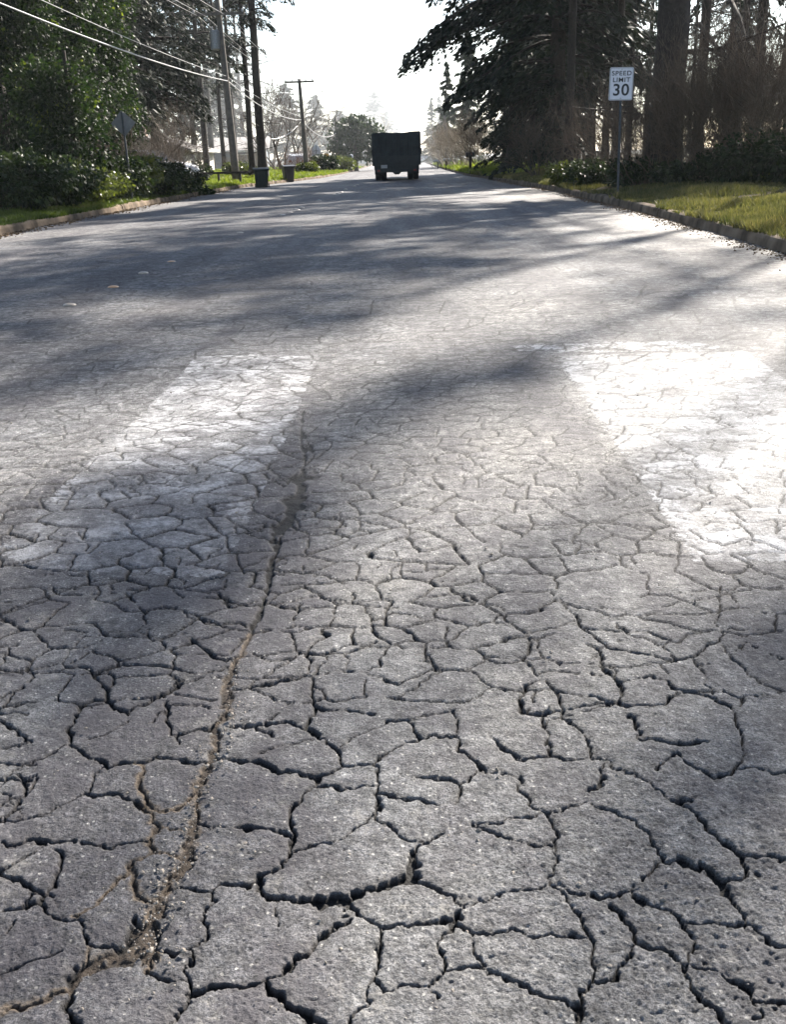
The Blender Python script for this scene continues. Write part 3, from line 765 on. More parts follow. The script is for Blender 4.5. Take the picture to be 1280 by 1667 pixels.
def twigs(seed, h, spread, n0, mat, levels=4, th=0.02, up=0.8, kids=4, leafy=0, leafmat_=None, lsize=0.05, curve=0.3):
    """bare branching: returns (twig mesh, leaf mesh or None)"""
    r = np.random.default_rng(seed)
    A = []; B = []; RA = []; RB = []
    n = n0
    az = r.uniform(0, 6.28, n); tilt = r.uniform(0, 1, n)
    d = np.stack([np.cos(az)*tilt*spread/h, np.sin(az)*tilt*spread/h, np.full(n, up)], 1); d /= np.linalg.norm(d, axis=1, keepdims=True)
    p = np.stack([np.cos(az)*0.12*tilt*spread, np.sin(az)*0.12*tilt*spread, np.full(n, -0.05)], 1)
    L = h*r.uniform(0.35, 0.6, n); tk = np.full(n, th); tips = []
    for lv in range(levels):
        q = p; dd = d
        for s in range(3):
            e = dd+rvec(r, len(dd))*curve*0.55; e[:, 2] += 0.05; e /= np.linalg.norm(e, axis=1, keepdims=True)
            q2 = q+e*(L/3)[:, None]; A.append(q); B.append(q2); RA.append(tk*(1-0.25*s)); RB.append(tk*(1-0.25*(s+1)))
            q = q2; dd = e
            if s == 1: mid = q2
        tips.append(q)
        if lv < levels-1:
            k = kids; base = np.concatenate([q if i % 2 == 0 else mid for i in range(k)])
            nd = np.concatenate([dd]*k)+rvec(r, len(base))*0.75; nd[:, 2] += 0.1
            nd /= np.linalg.norm(nd, axis=1, keepdims=True)
            L = np.concatenate([L]*k)*r.uniform(0.4, 0.75, len(base)); tk = np.concatenate([tk]*k)*0.55; p, d = base, nd
    V, f = sticks('t', np.concatenate(A), np.concatenate(B), np.concatenate(RA), np.concatenate(RB), None, 3)
    tm = mesh_np('twigs', V, f, M[mat]); lm = None
    if leafy:
        T = np.concatenate(tips[-2:]); T = np.repeat(T, leafy, 0)+r.normal(0, lsize*2.2, (len(T)*leafy, 3))
        lm = leaves('leaves', T, M[leafmat_], lsize, r)
    return tm, lm
def clumpy(seed, blobs, dens, mat, size, aspect=1.5, fill=0.35):
    """leaf clumps over ellipsoid shells: blobs = (x,y,z,rx,ry,rz)"""
    r = np.random.default_rng(seed); P = []; D = []
    for (x, y, z, a, b, c) in blobs:
        area = 4*math.pi*((a*b+a*c+b*c)/3); n = int(area*dens)
        d = rvec(r, n); rr = np.where(r.random(n) < fill, r.uniform(0.3, 1, n), r.uniform(0.82, 1.08, n))
        lump = 1+0.16*np.sin(d[:, 0]*5+x)*np.cos(d[:, 1]*6+y)+0.10*np.sin(d[:, 2]*9+z)
        keep = fbm(d[:, 0]*a+x+d[:, 2]*1.7, d[:, 1]*b+y-d[:, 2]*c*0.8, 1.2/max(0.5, (a+c)/4)+0.6, seed, 2) > -0.42
        q = np.stack([x+d[:, 0]*a*rr*lump, y+d[:, 1]*b*rr*lump, z+d[:, 2]*c*rr*lump], 1)[keep]; P.append(q); D.append(d[keep])
    P = np.concatenate(P); D = np.concatenate(D)
    ok = P[:, 2] > -0.05; P = P[ok]; D = D[ok]
    return leaves('foliage', P, M[mat], size, r, aspect=aspect, dirs=D*0.6, droop=0.3)
def thing_of(name, parts, label, cat, group=None, loc=(0, 0, 0), rz=0.0, sc=1.0, scz=None):
    e = empty(name, loc, label, cat, group, rz, sc)
    if scz: e.scale = (sc, sc, scz)
    for n, me in parts:
        if me is not None: link(n, me, e)
    return e

# ------------------------------------------------------------------ trees
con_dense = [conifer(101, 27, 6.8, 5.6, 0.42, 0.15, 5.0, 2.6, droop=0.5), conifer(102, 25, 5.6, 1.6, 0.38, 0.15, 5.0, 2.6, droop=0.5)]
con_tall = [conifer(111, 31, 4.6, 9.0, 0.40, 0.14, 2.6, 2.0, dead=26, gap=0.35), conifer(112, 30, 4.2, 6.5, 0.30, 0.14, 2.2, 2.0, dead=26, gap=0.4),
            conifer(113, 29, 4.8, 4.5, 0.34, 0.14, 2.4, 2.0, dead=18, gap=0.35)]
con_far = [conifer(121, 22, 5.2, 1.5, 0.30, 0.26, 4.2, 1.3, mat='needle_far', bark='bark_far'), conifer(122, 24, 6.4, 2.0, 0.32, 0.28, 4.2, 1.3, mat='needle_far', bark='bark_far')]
def tree(kind, px, Y, label, group=None, sc=1.0, scz=None, rz=0.0, name='conifer_tree', X=None):
    x = XatY(px, Y) if X is None else X
    return thing_of(name, [('crown', kind[0]), ('trunk', kind[1])], label, 'tree', group, (x, Y, gz(x, Y)-0.05), rz, sc, scz)

# right side, dense dark firs leaning over the road
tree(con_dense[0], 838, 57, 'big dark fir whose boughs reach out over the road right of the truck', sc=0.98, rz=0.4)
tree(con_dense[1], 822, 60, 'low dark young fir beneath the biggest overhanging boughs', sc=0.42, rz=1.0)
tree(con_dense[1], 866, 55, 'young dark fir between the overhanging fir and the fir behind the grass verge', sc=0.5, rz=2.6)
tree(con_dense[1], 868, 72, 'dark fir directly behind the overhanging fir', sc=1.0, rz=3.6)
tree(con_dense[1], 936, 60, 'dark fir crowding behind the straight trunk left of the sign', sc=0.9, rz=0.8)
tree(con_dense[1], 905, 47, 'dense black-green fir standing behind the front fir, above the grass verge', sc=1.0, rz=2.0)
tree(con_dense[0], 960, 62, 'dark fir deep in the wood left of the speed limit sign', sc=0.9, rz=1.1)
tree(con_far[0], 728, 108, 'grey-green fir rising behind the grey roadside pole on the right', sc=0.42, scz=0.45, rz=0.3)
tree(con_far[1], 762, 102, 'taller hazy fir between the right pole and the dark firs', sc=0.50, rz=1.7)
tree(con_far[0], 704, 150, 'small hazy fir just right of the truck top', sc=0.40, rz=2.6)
# trunks
g = 'tall trunks in the wood behind the speed limit sign'
for k, (px, Y, kd, sc, rz, lb) in enumerate([
    (1081, 29, 0, 1.18, 0.2, 'thickest dark fir trunk in the wood, just right of the speed limit sign'),
    (1134, 34, 1, 0.95, 1.2, 'slimmer ivy-flecked trunk next right of the thickest trunk'),
    (1222, 37, 2, 0.9, 2.2, 'trunk with shaggy sides third right of the speed limit sign'),
    (1002, 46, 1, 0.9, 3.0, 'pale slim trunk seen directly behind the speed limit sign'),
    (1022, 52, 2, 0.8, 4.0, 'distant trunk peeping out over the right corner of the speed limit sign'),
    (926, 44, 0, 0.75, 5.0, 'straight trunk against the dark firs left of the speed limit sign'),
    (1262, 43, 1, 0.6, 0.9, 'thin trunk at the right edge of the wood'),
    (1178, 52, 2, 0.8, 1.9, 'far trunk in the gap between the two shaggy right-hand trunks')]):
    tree(con_tall[kd], px, Y, lb, g, sc=sc*(1.0 if k == 0 else 0.62), rz=rz, scz=1.0)
gb = 'firs standing deeper in the right-hand wood'
r5 = random.Random(3)
for (px, Y) in [(985, 78), (1050, 88), (1190, 84), (1400, 74), (1180, 90), (1120, 95), (1310, 90)]:
    tree(con_tall[r5.randrange(3)] if px < 1500 else con_dense[r5.randrange(2)], px, Y, 'tall thin-crowned fir deep in the wood on the right, mostly hidden by nearer trunks', gb, sc=r5.uniform(0.6, 0.8), scz=0.95, rz=r5.uniform(0, 6))

# bare leaning limb in front of the trunks
def limb(pts, label):
    mb = MB(); P = [atY(*p) for p in pts]
    mb.tube(P, [0.075-0.06*i/(len(P)-1) for i in range(len(P))], 7)
    r = np.random.default_rng(4); A = []; B = []; RA = []; RB = []
    for i in range(len(P)-1):
        for _ in range(9):
            u = r.uniform(); a = np.array(P[i])*(1-u)+np.array(P[i+1])*u; d = rvec(r, 1)[0]*r.uniform(0.3, 1.3); d[2] = -abs(d[2])*0.6
            A.append(a); B.append(a+d); RA.append(0.014); RB.append(0.004)
            for _ in range(4):
                c = a+d*r.uniform(0.2, 1); A.append(c); B.append(c+rvec(r, 1)[0]*0.4); RA.append(0.006); RB.append(0.002)
    v, f = sticks('t', np.array(A), np.array(B), RA, RB, None)
    mb.add(v.tolist(), f.tolist())
    o = mb.build('bare_limb', M['bark'], smooth=True); tag(o, label, 'branch')
limb([(1068, 86, 29.6), (1120, 84, 28.5), (1168, 80, 27.5), (1230, 58, 26), (1300, 30, 25)], 'long bare limb reaching right across the trunks behind the speed limit sign')
limb([(1140, 40, 33), (1175, 85, 31), (1215, 120, 29), (1290, 175, 27)], 'bare broken limb sloping down to the right among the trunks')
limb([(1185, -10, 30), (1205, 30, 29), (1215, 62, 28), (1232, 95, 27)], 'bare limb hanging down from the top edge in the right wood')

# left side: ivy-clad trees
def ivy_tree(px, Y, blobs, seed, h, label, r0=0.3):
    cm = clumpy(seed, blobs, 330, 'ivy', 0.085, 1.3, 0.45)
    tm = trunk_mesh(h, r0, r0*0.5, seed, M['bark'])
    x = XatY(px, Y)
    return thing_of('ivy_covered_tree', [('crown', cm), ('trunk', tm)], label, 'tree', None, (x, Y, gz(x, Y)-0.05))
ivy_tree(10, 32, [(0, 0, 3.4, 2.0, 1.8, 3.6), (-0.8, 0.5, 7.2, 2.6, 2, 3), (0.5, -.3, 5.6, 1.7, 1.6, 1.8), (0.2, 0, 10.5, 2.6, 2.2, 3)], 31, 13, 'ivy-smothered tree at the far left edge above the hedge')
ivy_tree(88, 36, [(0, 0, 3.6, 2.1, 1.7, 3.6), (0.5, 0.5, 7.6, 2.0, 2, 2.8), (-0.8, -.3, 9.6, 2.2, 1.9, 2.4), (0, 0, 13, 2.0, 2, 3)], 32, 15, 'broad ivy-covered tree with bright yellow-green edge, second from the left edge')
ivy_tree(168, 40, [(0, 0, 3.0, 1.5, 1.5, 3.2), (-0.2, 0.2, 6.0, 1.7, 1.6, 2.4), (0.35, 0, 7.2, 1.1, 1.2, 1.2), (-0.6, 0, 10.5, 1.2, 1.3, 3)], 33, 14, 'ivy-covered tree with a flat leafy shoulder behind the diamond sign')
ivy_tree(120, 29.5, [(0, 0, 1.6, 1.1, 1.0, 1.9), (-0.5, 0, 2.9, 1.1, 0.9, 1.0)], 34, 4, 'glossy-leaved small tree left of the diamond sign, above the hedge', 0.1)
tree(con_dense[0], 40, 52, 'dark fir filling the sky behind the ivy trees at the left edge', sc=0.9, rz=3)
tree(con_dense[1], 128, 50, 'dark fir rising behind the second ivy-covered tree', sc=0.9, rz=5)
tree(con_dense[1], 205, 56, 'dark fir between the ivy trees and the house chimney', sc=0.85, rz=1)
tree(con_dense[0], 258, 60, 'fir with gaps of sky between its boughs above the brown leafless shrub', sc=0.8, rz=2.2)
tree(con_dense[0], 300, 112, 'fir with ragged boughs behind the house chimney', sc=0.8, rz=0.7)
tree(con_tall[2], 336, 82, 'thick-trunked fir standing on the lawn in front of the pale house', sc=0.72, scz=1.0, rz=5.2)
tree(con_tall[1], 364, 86, 'second lawn fir, its trunk just left of the near utility pole', sc=0.62, scz=0.9, rz=0.1)
tree(con_tall[0], 410, 64, 'leaning slim fir right of the near utility pole', sc=0.48, scz=0.8, rz=3.3)
tree(con_tall[0], 427, 60, 'tall straight fir trunk behind the dark green bin', sc=0.66, scz=0.9, rz=4.1)
tree(con_tall[2], 398, 135, 'fir behind the slate-roofed house', sc=0.9, rz=1.4)
tree(con_dense[1], 366, 140, 'far fir crown above the slate roof', sc=0.8, rz=2.4)

tree(con_tall[1], 384, 96, 'fir crown seen between the near utility pole and the leaning slim fir', sc=0.8, scz=1.0, rz=3.1)
tree(con_tall[2], 346, 104, 'fir crown seen between the two lawn firs', sc=0.9, scz=1.0, rz=5.1)
tree(con_tall[2], 318, 92, 'fir crown high over the pale ranch house roof', sc=0.8, scz=1.0, rz=0.4)
# bare and leafy broadleaf trees along the left and ahead
bare_a = twigs(201, 9.5, 5.5, 7, 'twig', 5, 0.10, 0.8, 4)[0]
bare_b = twigs(202, 9.5, 5.0, 6, 'twig_pale', 5, 0.09, 0.7, 4)[0]
brush_a = twigs(203, 3.2, 3.0, 24, 'twig', 4, 0.019, 0.75, 5)[0]
brush_b = twigs(204, 3.0, 2.8, 26, 'twig_pale', 4, 0.018, 0.7, 5)[0]
brush_r = twigs(205, 1.8, 2.4, 40, 'twig_red', 4, 0.012, 0.6, 4)[0]
def bare(kind, px, Y, label, sc=1.0, rz=0.0, name='bare_tree', cat='tree', scz=None, X=None, group=None, z=None):
    x = XatY(px, Y) if X is None else X
    o = link(name, kind, None, (x, Y, gz(x, Y)-0.03 if z is None else z)); o.rotation_euler = (0, 0, rz); o.scale = (sc, sc, scz or sc)
    return tag(o, label, cat, group)
bare(bare_a, 462, 92, 'dense grey-brown bare tree left of the second utility pole', 1.0, 0, scz=0.78)
bare(bare_a, 484, 98, 'bare tree whose twigs surround the second utility pole', 0.95, 2, scz=0.72)
bare(bare_b, 520, 118, 'pale bare tree behind the white pentagon sign', 0.7, 1)
bare(bare_a, 545, 125, 'bare brown tree between the third pole and the round evergreen', 0.72, 4)
bare(bare_b, 598, 140, 'pale bare tree behind the left edge of the truck', 0.75, 3)
bare(bare_a, 440, 112, 'bare tree in the gap right of the straight fir trunk', 0.9, 3)
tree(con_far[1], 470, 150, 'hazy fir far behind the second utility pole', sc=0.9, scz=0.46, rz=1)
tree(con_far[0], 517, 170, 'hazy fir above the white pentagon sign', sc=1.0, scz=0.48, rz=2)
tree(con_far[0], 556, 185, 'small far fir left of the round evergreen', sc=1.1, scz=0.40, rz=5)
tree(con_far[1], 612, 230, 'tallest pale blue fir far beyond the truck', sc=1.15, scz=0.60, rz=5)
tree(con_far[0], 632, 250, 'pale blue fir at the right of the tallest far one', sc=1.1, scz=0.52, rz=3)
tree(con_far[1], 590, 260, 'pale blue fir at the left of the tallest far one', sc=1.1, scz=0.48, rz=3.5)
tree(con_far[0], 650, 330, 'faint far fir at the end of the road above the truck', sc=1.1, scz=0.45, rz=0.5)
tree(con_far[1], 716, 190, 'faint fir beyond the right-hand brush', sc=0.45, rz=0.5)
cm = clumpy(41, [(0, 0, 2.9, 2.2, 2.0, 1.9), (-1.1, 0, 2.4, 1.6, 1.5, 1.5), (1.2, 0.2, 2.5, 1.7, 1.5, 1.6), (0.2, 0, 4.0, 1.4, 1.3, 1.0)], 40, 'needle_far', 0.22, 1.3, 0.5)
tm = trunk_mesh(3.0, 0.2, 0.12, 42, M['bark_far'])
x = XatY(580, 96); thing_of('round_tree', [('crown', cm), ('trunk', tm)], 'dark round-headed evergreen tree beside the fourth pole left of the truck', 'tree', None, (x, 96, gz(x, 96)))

# brown and pale brush, right
gB = 'leafless brush clumps along the right-hand wood'
for px, Y, kd, sc, rz, lb in [
    (712, 104, 1, 0.9, 0, 'small pale brush clump right beside the truck'),
    (728, 92, 1, 1.15, 1, 'pale leafless brush at the foot of the grey right-hand pole'),
    (748, 84, 1, 1.3, 2, 'tall pale sunlit brush between the pole and the near mailbox'),
    (768, 78, 1, 1.25, 3, 'pale sunlit brush just behind the near mailbox'),
    (790, 66, 0, 1.05, 4, 'brown brush at the foot of the dark firs'),
    (985, 34, 0, 0.8, 5, 'brown brush behind the post of the speed limit sign'),
    (1060, 27.5, 0, 1.05, 0.5, 'brown brush in front of the thickest trunk'),
    (1105, 27, 0, 1.05, 1.5, 'brown brush hiding the foot of the second trunk'),
    (1160, 26.5, 0, 1.1, 2.5, 'brown brush mass right of the second trunk'),
    (1215, 26, 0, 1.05, 3.5, 'brown brush below the shaggy trunk'),
    (1275, 25, 0, 1.2, 4.5, 'brown brush at the right edge of the photo'),
    (1020, 30, 0, 0.8, 2.9, 'thin brown brush between the sign post and the thickest trunk'),
    (1135, 31, 0, 1.15, 0.9, 'taller brown brush behind the first row, below the slim second trunk'),
    (1190, 30, 0, 1.1, 1.9, 'taller brown brush behind the first row, left of the shaggy trunk'),
    (1250, 29, 0, 1.1, 2.2, 'taller brown brush behind the first row, right of the shaggy trunk'),
    (880, 42, 0, 0.8, 3.9, 'dim brown brush under the dark firs left of the green shrub'),
    (1330, 26, 0, 1.2, 5.5, 'brown brush just beyond the right edge')]:
    bare([brush_a, brush_b][kd], px, Y, lb, sc, rz, 'bare_brush', 'brush', group=gB)
for px, Y, kd, sc, lb in [(236, 41, 0, 0.75, 'brown leafless shrub right of the diamond sign'), (262, 47, 0, 1.0, 'tall brown leafless shrub in front of the pale house gable'),
                          (288, 50, 0, 0.85, 'brown leafless shrub beside the parked white car'), (180, 37, 0, 0.85, 'brown leafless shrub left of the diamond sign'),
                          (482, 76, 2, 1.1, 'low reddish leafless shrub behind the second bin'), (505, 84, 2, 1.2, 'low reddish leafless shrub under the white pentagon sign'),
                          (400, 68, 1, 0.6, 'low pale leafless shrub in front of the slate house')]:
    bare([brush_a, brush_b, brush_r][kd], px, Y, lb, sc, px*0.1, 'bare_brush', 'brush', group='leafless shrubs along the left-hand gardens')

# leafy shrubs
def shrub(px, Y, w_, h_, label, mat='shrub', seed=1, size=0.075, dens=240, dx=0, group=None):
    x = XatY(px, Y)+dx; r = random.Random(seed); bl = [(0, 0, h_*0.45, w_*0.42, w_*0.38, h_*0.5)]
    for _ in range(6): bl.append((r.uniform(-.4, .4)*w_, r.uniform(-.3, .3)*w_, h_*r.uniform(0.3, 0.65), w_*r.uniform(.18, .28), w_*r.uniform(.18, .28), h_*r.uniform(.25, .38)))
    cm = clumpy(seed, bl, dens, mat, size, 1.5, 0.45); tw = twigs(seed+5, h_*0.8, w_*0.8, 16, 'twig', 3, 0.012, 0.7, 3)[0]
    return thing_of('shrub', [('foliage', cm), ('stems', tw)], label, 'shrub', group, (x, Y, gz(x, Y)))
gS = 'rounded shrubs in the hedge behind the left verge'
k = 0
for px, Y, w_, h_, mt, lb in [
    (-50, 23.5, 2.6, 1.5, 'shrub', 'hedge shrub cut by the left edge of the photo'),
    (20, 24.5, 2.4, 1.35, 'shrub', 'leftmost full shrub of the hedge'),
    (75, 26.3, 2.3, 1.25, 'shrub', 'hedge shrub second from the left edge'),
    (118, 28.5, 2.3, 1.2, 'shrub_yellow', 'yellow-green hedge shrub left of the diamond sign post'),
    (160, 30.5, 2.3, 1.2, 'shrub', 'hedge shrub just left of the diamond sign post'),
    (196, 33, 2.4, 1.3, 'shrub_yellow', 'yellow-tipped hedge shrub directly behind the diamond sign post'),
    (242, 34.5, 2.7, 1.15, 'shrub', 'biggest dark hedge shrub right of the diamond sign post'),
    (285, 37.5, 2.0, 0.75, 'shrub', 'dark hedge shrub in front of the parked white car'),
    (318, 39.5, 1.4, 0.42, 'shrub', 'lowest shrub ending the hedge on the right, beside the lawn')]:
    k += 1; shrub(px, Y, w_, h_, lb, mt, 300+k, group=gS)
for px, Y, w_, h_, mt, lb in [
    (928, 33, 1.4, 0.75, 'shrub_yellow', 'bright yellow-green shrub on the right verge, left of the speed limit sign'),
    (965, 31.5, 1.8, 0.8, 'shrub', 'dark green shrub close left of the speed limit sign post'),
    (1036, 28, 1.7, 0.75, 'shrub', 'dark green shrub right behind the speed limit sign post'),
    (1110, 26.5, 1.7, 0.6, 'shrub', 'low green shrub at the foot of the brown brush'),
    (1232, 24.5, 2.0, 1.2, 'ivy', 'glossy-leaved shrub near the right edge of the photo'),
    (1170, 26, 1.6, 0.75, 'ivy', 'glossy dark shrub below the brown brush'),
    (1310, 23.5, 2.0, 1.25, 'ivy', 'glossy shrub cut by the right edge of the photo')]:
    k += 1; shrub(px, Y, w_, h_, lb, mt, 300+k, group='leafy shrubs at the foot of the right-hand wood')
for px, Y, w_, h_, mt, lb in [
    (322, 59, 1.3, 1.1, 'shrub', 'small round green shrub against the white wall of the pale house'),
    (388, 66, 2.4, 0.9, 'shrub_yellow', 'low sunlit shrub in front of the slate-roofed house'),
    (524, 82, 2.3, 1.3, 'shrub', 'green shrub under the yellow sign'),
    (500, 74, 2.0, 0.8, 'shrub_yellow', 'low green shrub at the foot of the second utility pole'),
    (548, 90, 2.8, 1.2, 'shrub_yellow', 'pale green shrub right of the yellow sign')]:
    k += 1; shrub(px, Y, w_, h_, lb, mt, 300+k, 0.11, 120)

# ------------------------------------------------------------------ grass
def grass(name, side, Y0, Y1, wd, n, mat, h=0.11, seed=1, dens_pow=1.3):
    r = np.random.default_rng(seed)
    u = r.uniform(0, 1, n*3)**dens_pow; y = Y0+(Y1-Y0)*u; o = (r.uniform(0, 1, n*3)**1.25*wd-0.13)
    x = (RX(y)+KT+o) if side > 0 else (LX(y)-KT-o)
    keep = fbm(x, y, 1.1, seed, 3) > r.uniform(-0.7, 0.55, len(x)); x = x[keep][:n]; y = y[keep][:n]; n = len(x)
    z = GZ(np.where(side > 0, np.maximum(x, RX(y)+KT+.01), np.minimum(x, LX(y)-KT-.01)), y)
    hh = h*r.uniform(0.4, 1.4, n)*(1+0.7*np.clip(fbm(x, y, 0.8, seed+3, 2), -0.8, 1)); az = r.uniform(0, 6.28, n); wv = (0.006+0.0004*y)*r.uniform(0.7, 1.5, n)
    ln = r.normal(0, 0.45, (n, 2))*hh[:, None]
    dx = np.cos(az)*wv; dy = np.sin(az)*wv
    V = np.stack([np.stack([x-dx, y-dy, z-0.01], 1), np.stack([x+dx, y+dy, z-0.01], 1), np.stack([x+ln[:, 0], y+ln[:, 1], z+hh], 1)], 1).reshape(-1, 3)
    o = link(name, mesh_np(name, V, np.arange(3*n).reshape(-1, 3), M[mat])); tag(o, kind='stuff')
    return o
tag(grass('grass', 1, 5, 60, 4.2, 150000, 'grass_dry', 0.095, 5, 1.2), 'shaggy dry and green grass on the right verge', 'grass')
tag(grass('grass', 1, 50, 130, 5.0, 40000, 'lawn', 0.16, 6, 1.0), 'bright sunlit grass strip beyond the near mailbox', 'grass')
tag(grass('grass', -1, 14, 44, 3.6, 110000, 'grass', 0.09, 7, 1.2), 'short green grass between the left kerb and the hedge', 'grass')
tag(grass('grass', -1, 36, 120, 14.0, 120000, 'lawn', 0.12, 8, 1.1), 'bright green lawn around the near utility pole and bins', 'grass')

# ------------------------------------------------------------------ truck
M['canvas'] = plain('dark_canvas', (0.022, 0.028, 0.030), 0.75, 0.45, 3.0, bump=0.5)
M['truck_paint'] = plain('truck_paint', (0.018, 0.022, 0.022), 0.6, 0.3, 5.0)
M['tyre'] = plain('tyre', (0.018, 0.02, 0.023), 0.75, 0.3, 12.0)
M['plate'] = plain('plate', (0.32, 0.33, 0.34), 0.5, 0.15, 20.0)
M['red_lens'] = plain('red_lens', (0.18, 0.02, 0.015), 0.3, 0.2, 10.0)
M['glass'] = plain('dark_glass', (0.03, 0.035, 0.04), 0.08, 0.1, 4.0, spec=0.8)
M['rim'] = plain('wheel_rim', (0.10, 0.11, 0.115), 0.5, 0.3, 10.0, metal=0.4)
def wheel(parent, x, y, r_, w_, name='wheel', rimr=0.55):
    m = MB(); n = 28
    prof = [(-w_/2, rimr), (-w_/2, 0.9), (-w_*0.38, 0.99), (w_*0.38, 0.99), (w_/2, 0.9), (w_/2, rimr)]
    vs = []; fs = []
    for k in range(n):
        a = 2*math.pi*k/n
        for (px, pr) in prof: vs.append((x+px, y+r_*pr*math.cos(a), r_+r_*pr*math.sin(a)))
    q = len(prof)
    for k in range(n):
        for j in range(q-1): fs.append((k*q+j, k*q+j+1, ((k+1) % n)*q+j+1, ((k+1) % n)*q+j))
    ty = MB().add(vs, fs).build(name, M['tyre'], parent, smooth=True)
    rm = MB()
    for s in (-1, 1):
        rm.tube([(x+s*w_*0.30, y, r_), (x+s*w_*0.44, y, r_)], [r_*rimr*1.02, r_*rimr*0.98], 20)
        rm.tube([(x+s*w_*0.40, y, r_), (x+s*w_*0.50, y, r_)], [r_*0.16, r_*0.13], 10)
    rm.build('rim', M['rim'], ty)
    return ty
def build_truck():
    Yr = 53.5; cx, _, _ = atY(646.5, 285, Yr)
    t = empty('cargo_truck', (cx, Yr, 0), 'dark canvas-covered cargo truck driving away along the road', 'truck', rz=R(0.3))
    bx = MB(); W = 1.235
    # covered cargo box with a slightly sagging top and rounded shoulders
    prof = [(-W, 0.72), (-W, 2.18), (-W+0.03, 2.27), (-0.7, 2.30), (-0.25, 2.275), (0.25, 2.265), (0.62, 2.285), (0.66, 2.315), (W-0.03, 2.315), (W, 2.26), (W, 0.72)]
    bx.prism(prof, 0.0, 4.4, 'y'); box = bx.build('cargo_box', M['canvas'], t)
    fl = MB()
    for x in np.linspace(-1.1, 1.1, 9): fl.tube([(x, -0.012, 0.85), (x+0.02, -0.03, 1.5), (x, -0.012, 2.2)], [0.022, 0.03, 0.02], 6)
    fl.build('rear_curtain_folds', M['canvas'], box)
    tg = MB(); tg.box(-1.2, 1.2, -0.06, -0.01, 0.74, 1.18, 0.015)
    for x in (-0.8, 0, 0.8): tg.box(x-0.03, x+0.03, -0.085, -0.06, 0.76, 1.16)
    tg.build('tailgate', M['truck_paint'], t)
    sk = MB(); sk.box(-1.14, 1.14, 0.0, 4.3, 0.52, 0.718); sk.box(-0.45, 0.45, 0.1, 6.4, 0.46, 0.60); sk.build('chassis', M['truck_paint'], t)
    bp = MB(); bp.box(-1.06, 1.06, -0.10, 0.02, 0.40, 0.56, 0.02); bp.build('bumper', M['truck_paint'], t)
    for s in (-1, 1):
        mf = MB(); mf.box(s*0.86-0.27, s*0.86+0.27, 0.42, 0.45, 0.30, 0.56); mf.build('mud_flap', M['tyre'], t)
        for k in (0.0, 0.30): wheel(t, s*(0.98-k), 0.95, 0.46, 0.27)
        for k in (0.0, 0.30): wheel(t, s*(0.98-k), 2.05, 0.46, 0.27)
        wheel(t, s*0.95, 5.5, 0.46, 0.27)
        tl = MB(); tl.box(s*0.92-0.07, s*0.92+0.07, -0.115, -0.10, 0.44, 0.53, 0.004); tl.build('tail_light', M['red_lens'], t)
        mi = MB(); mi.tube([(s*1.1, 4.8, 1.35), (s*1.32, 4.8, 1.4)], 0.015, 6); mi.box(s*1.31-0.07, s*1.31+0.07, 4.76, 4.80, 1.24, 1.56, 0.01); mi.build('mirror', M['truck_paint'], t)
    df = MB(); df.tube([(-0.75, 0.95, 0.46), (-0.22, 0.95, 0.46), (-0.1, 0.95, 0.44), (0.1, 0.95, 0.44), (0.22, 0.95, 0.46), (0.75, 0.95, 0.46)], [0.07, 0.08, 0.17, 0.17, 0.08, 0.07], 10); df.build('axle', M['truck_paint'], t)
    ht = MB(); ht.box(-0.16, 0.12, -0.14, -0.02, 0.34, 0.42, 0.02); ht.build('tow_hitch', M['truck_paint'], t)
    pl = MB(); pl.box(-0.80, -0.48, -0.105, -0.10, 0.60, 0.76, 0.003); pl.build('license_plate', M['plate'], t)
    cb = MB(); cb.prism([(4.5, 0.5), (4.5, 2.0), (4.7, 2.12), (5.4, 2.1), (5.75, 1.4), (6.5, 1.32), (6.6, 0.5)], -1.08, 1.08, 'x'); cab = cb.build('cab', M['truck_paint'], t)
    wd = MB(); wd.box(-0.5, 0.5, 4.485, 4.50, 1.45, 1.85, 0.01); wd.build('rear_window', M['glass'], cab)
build_truck()

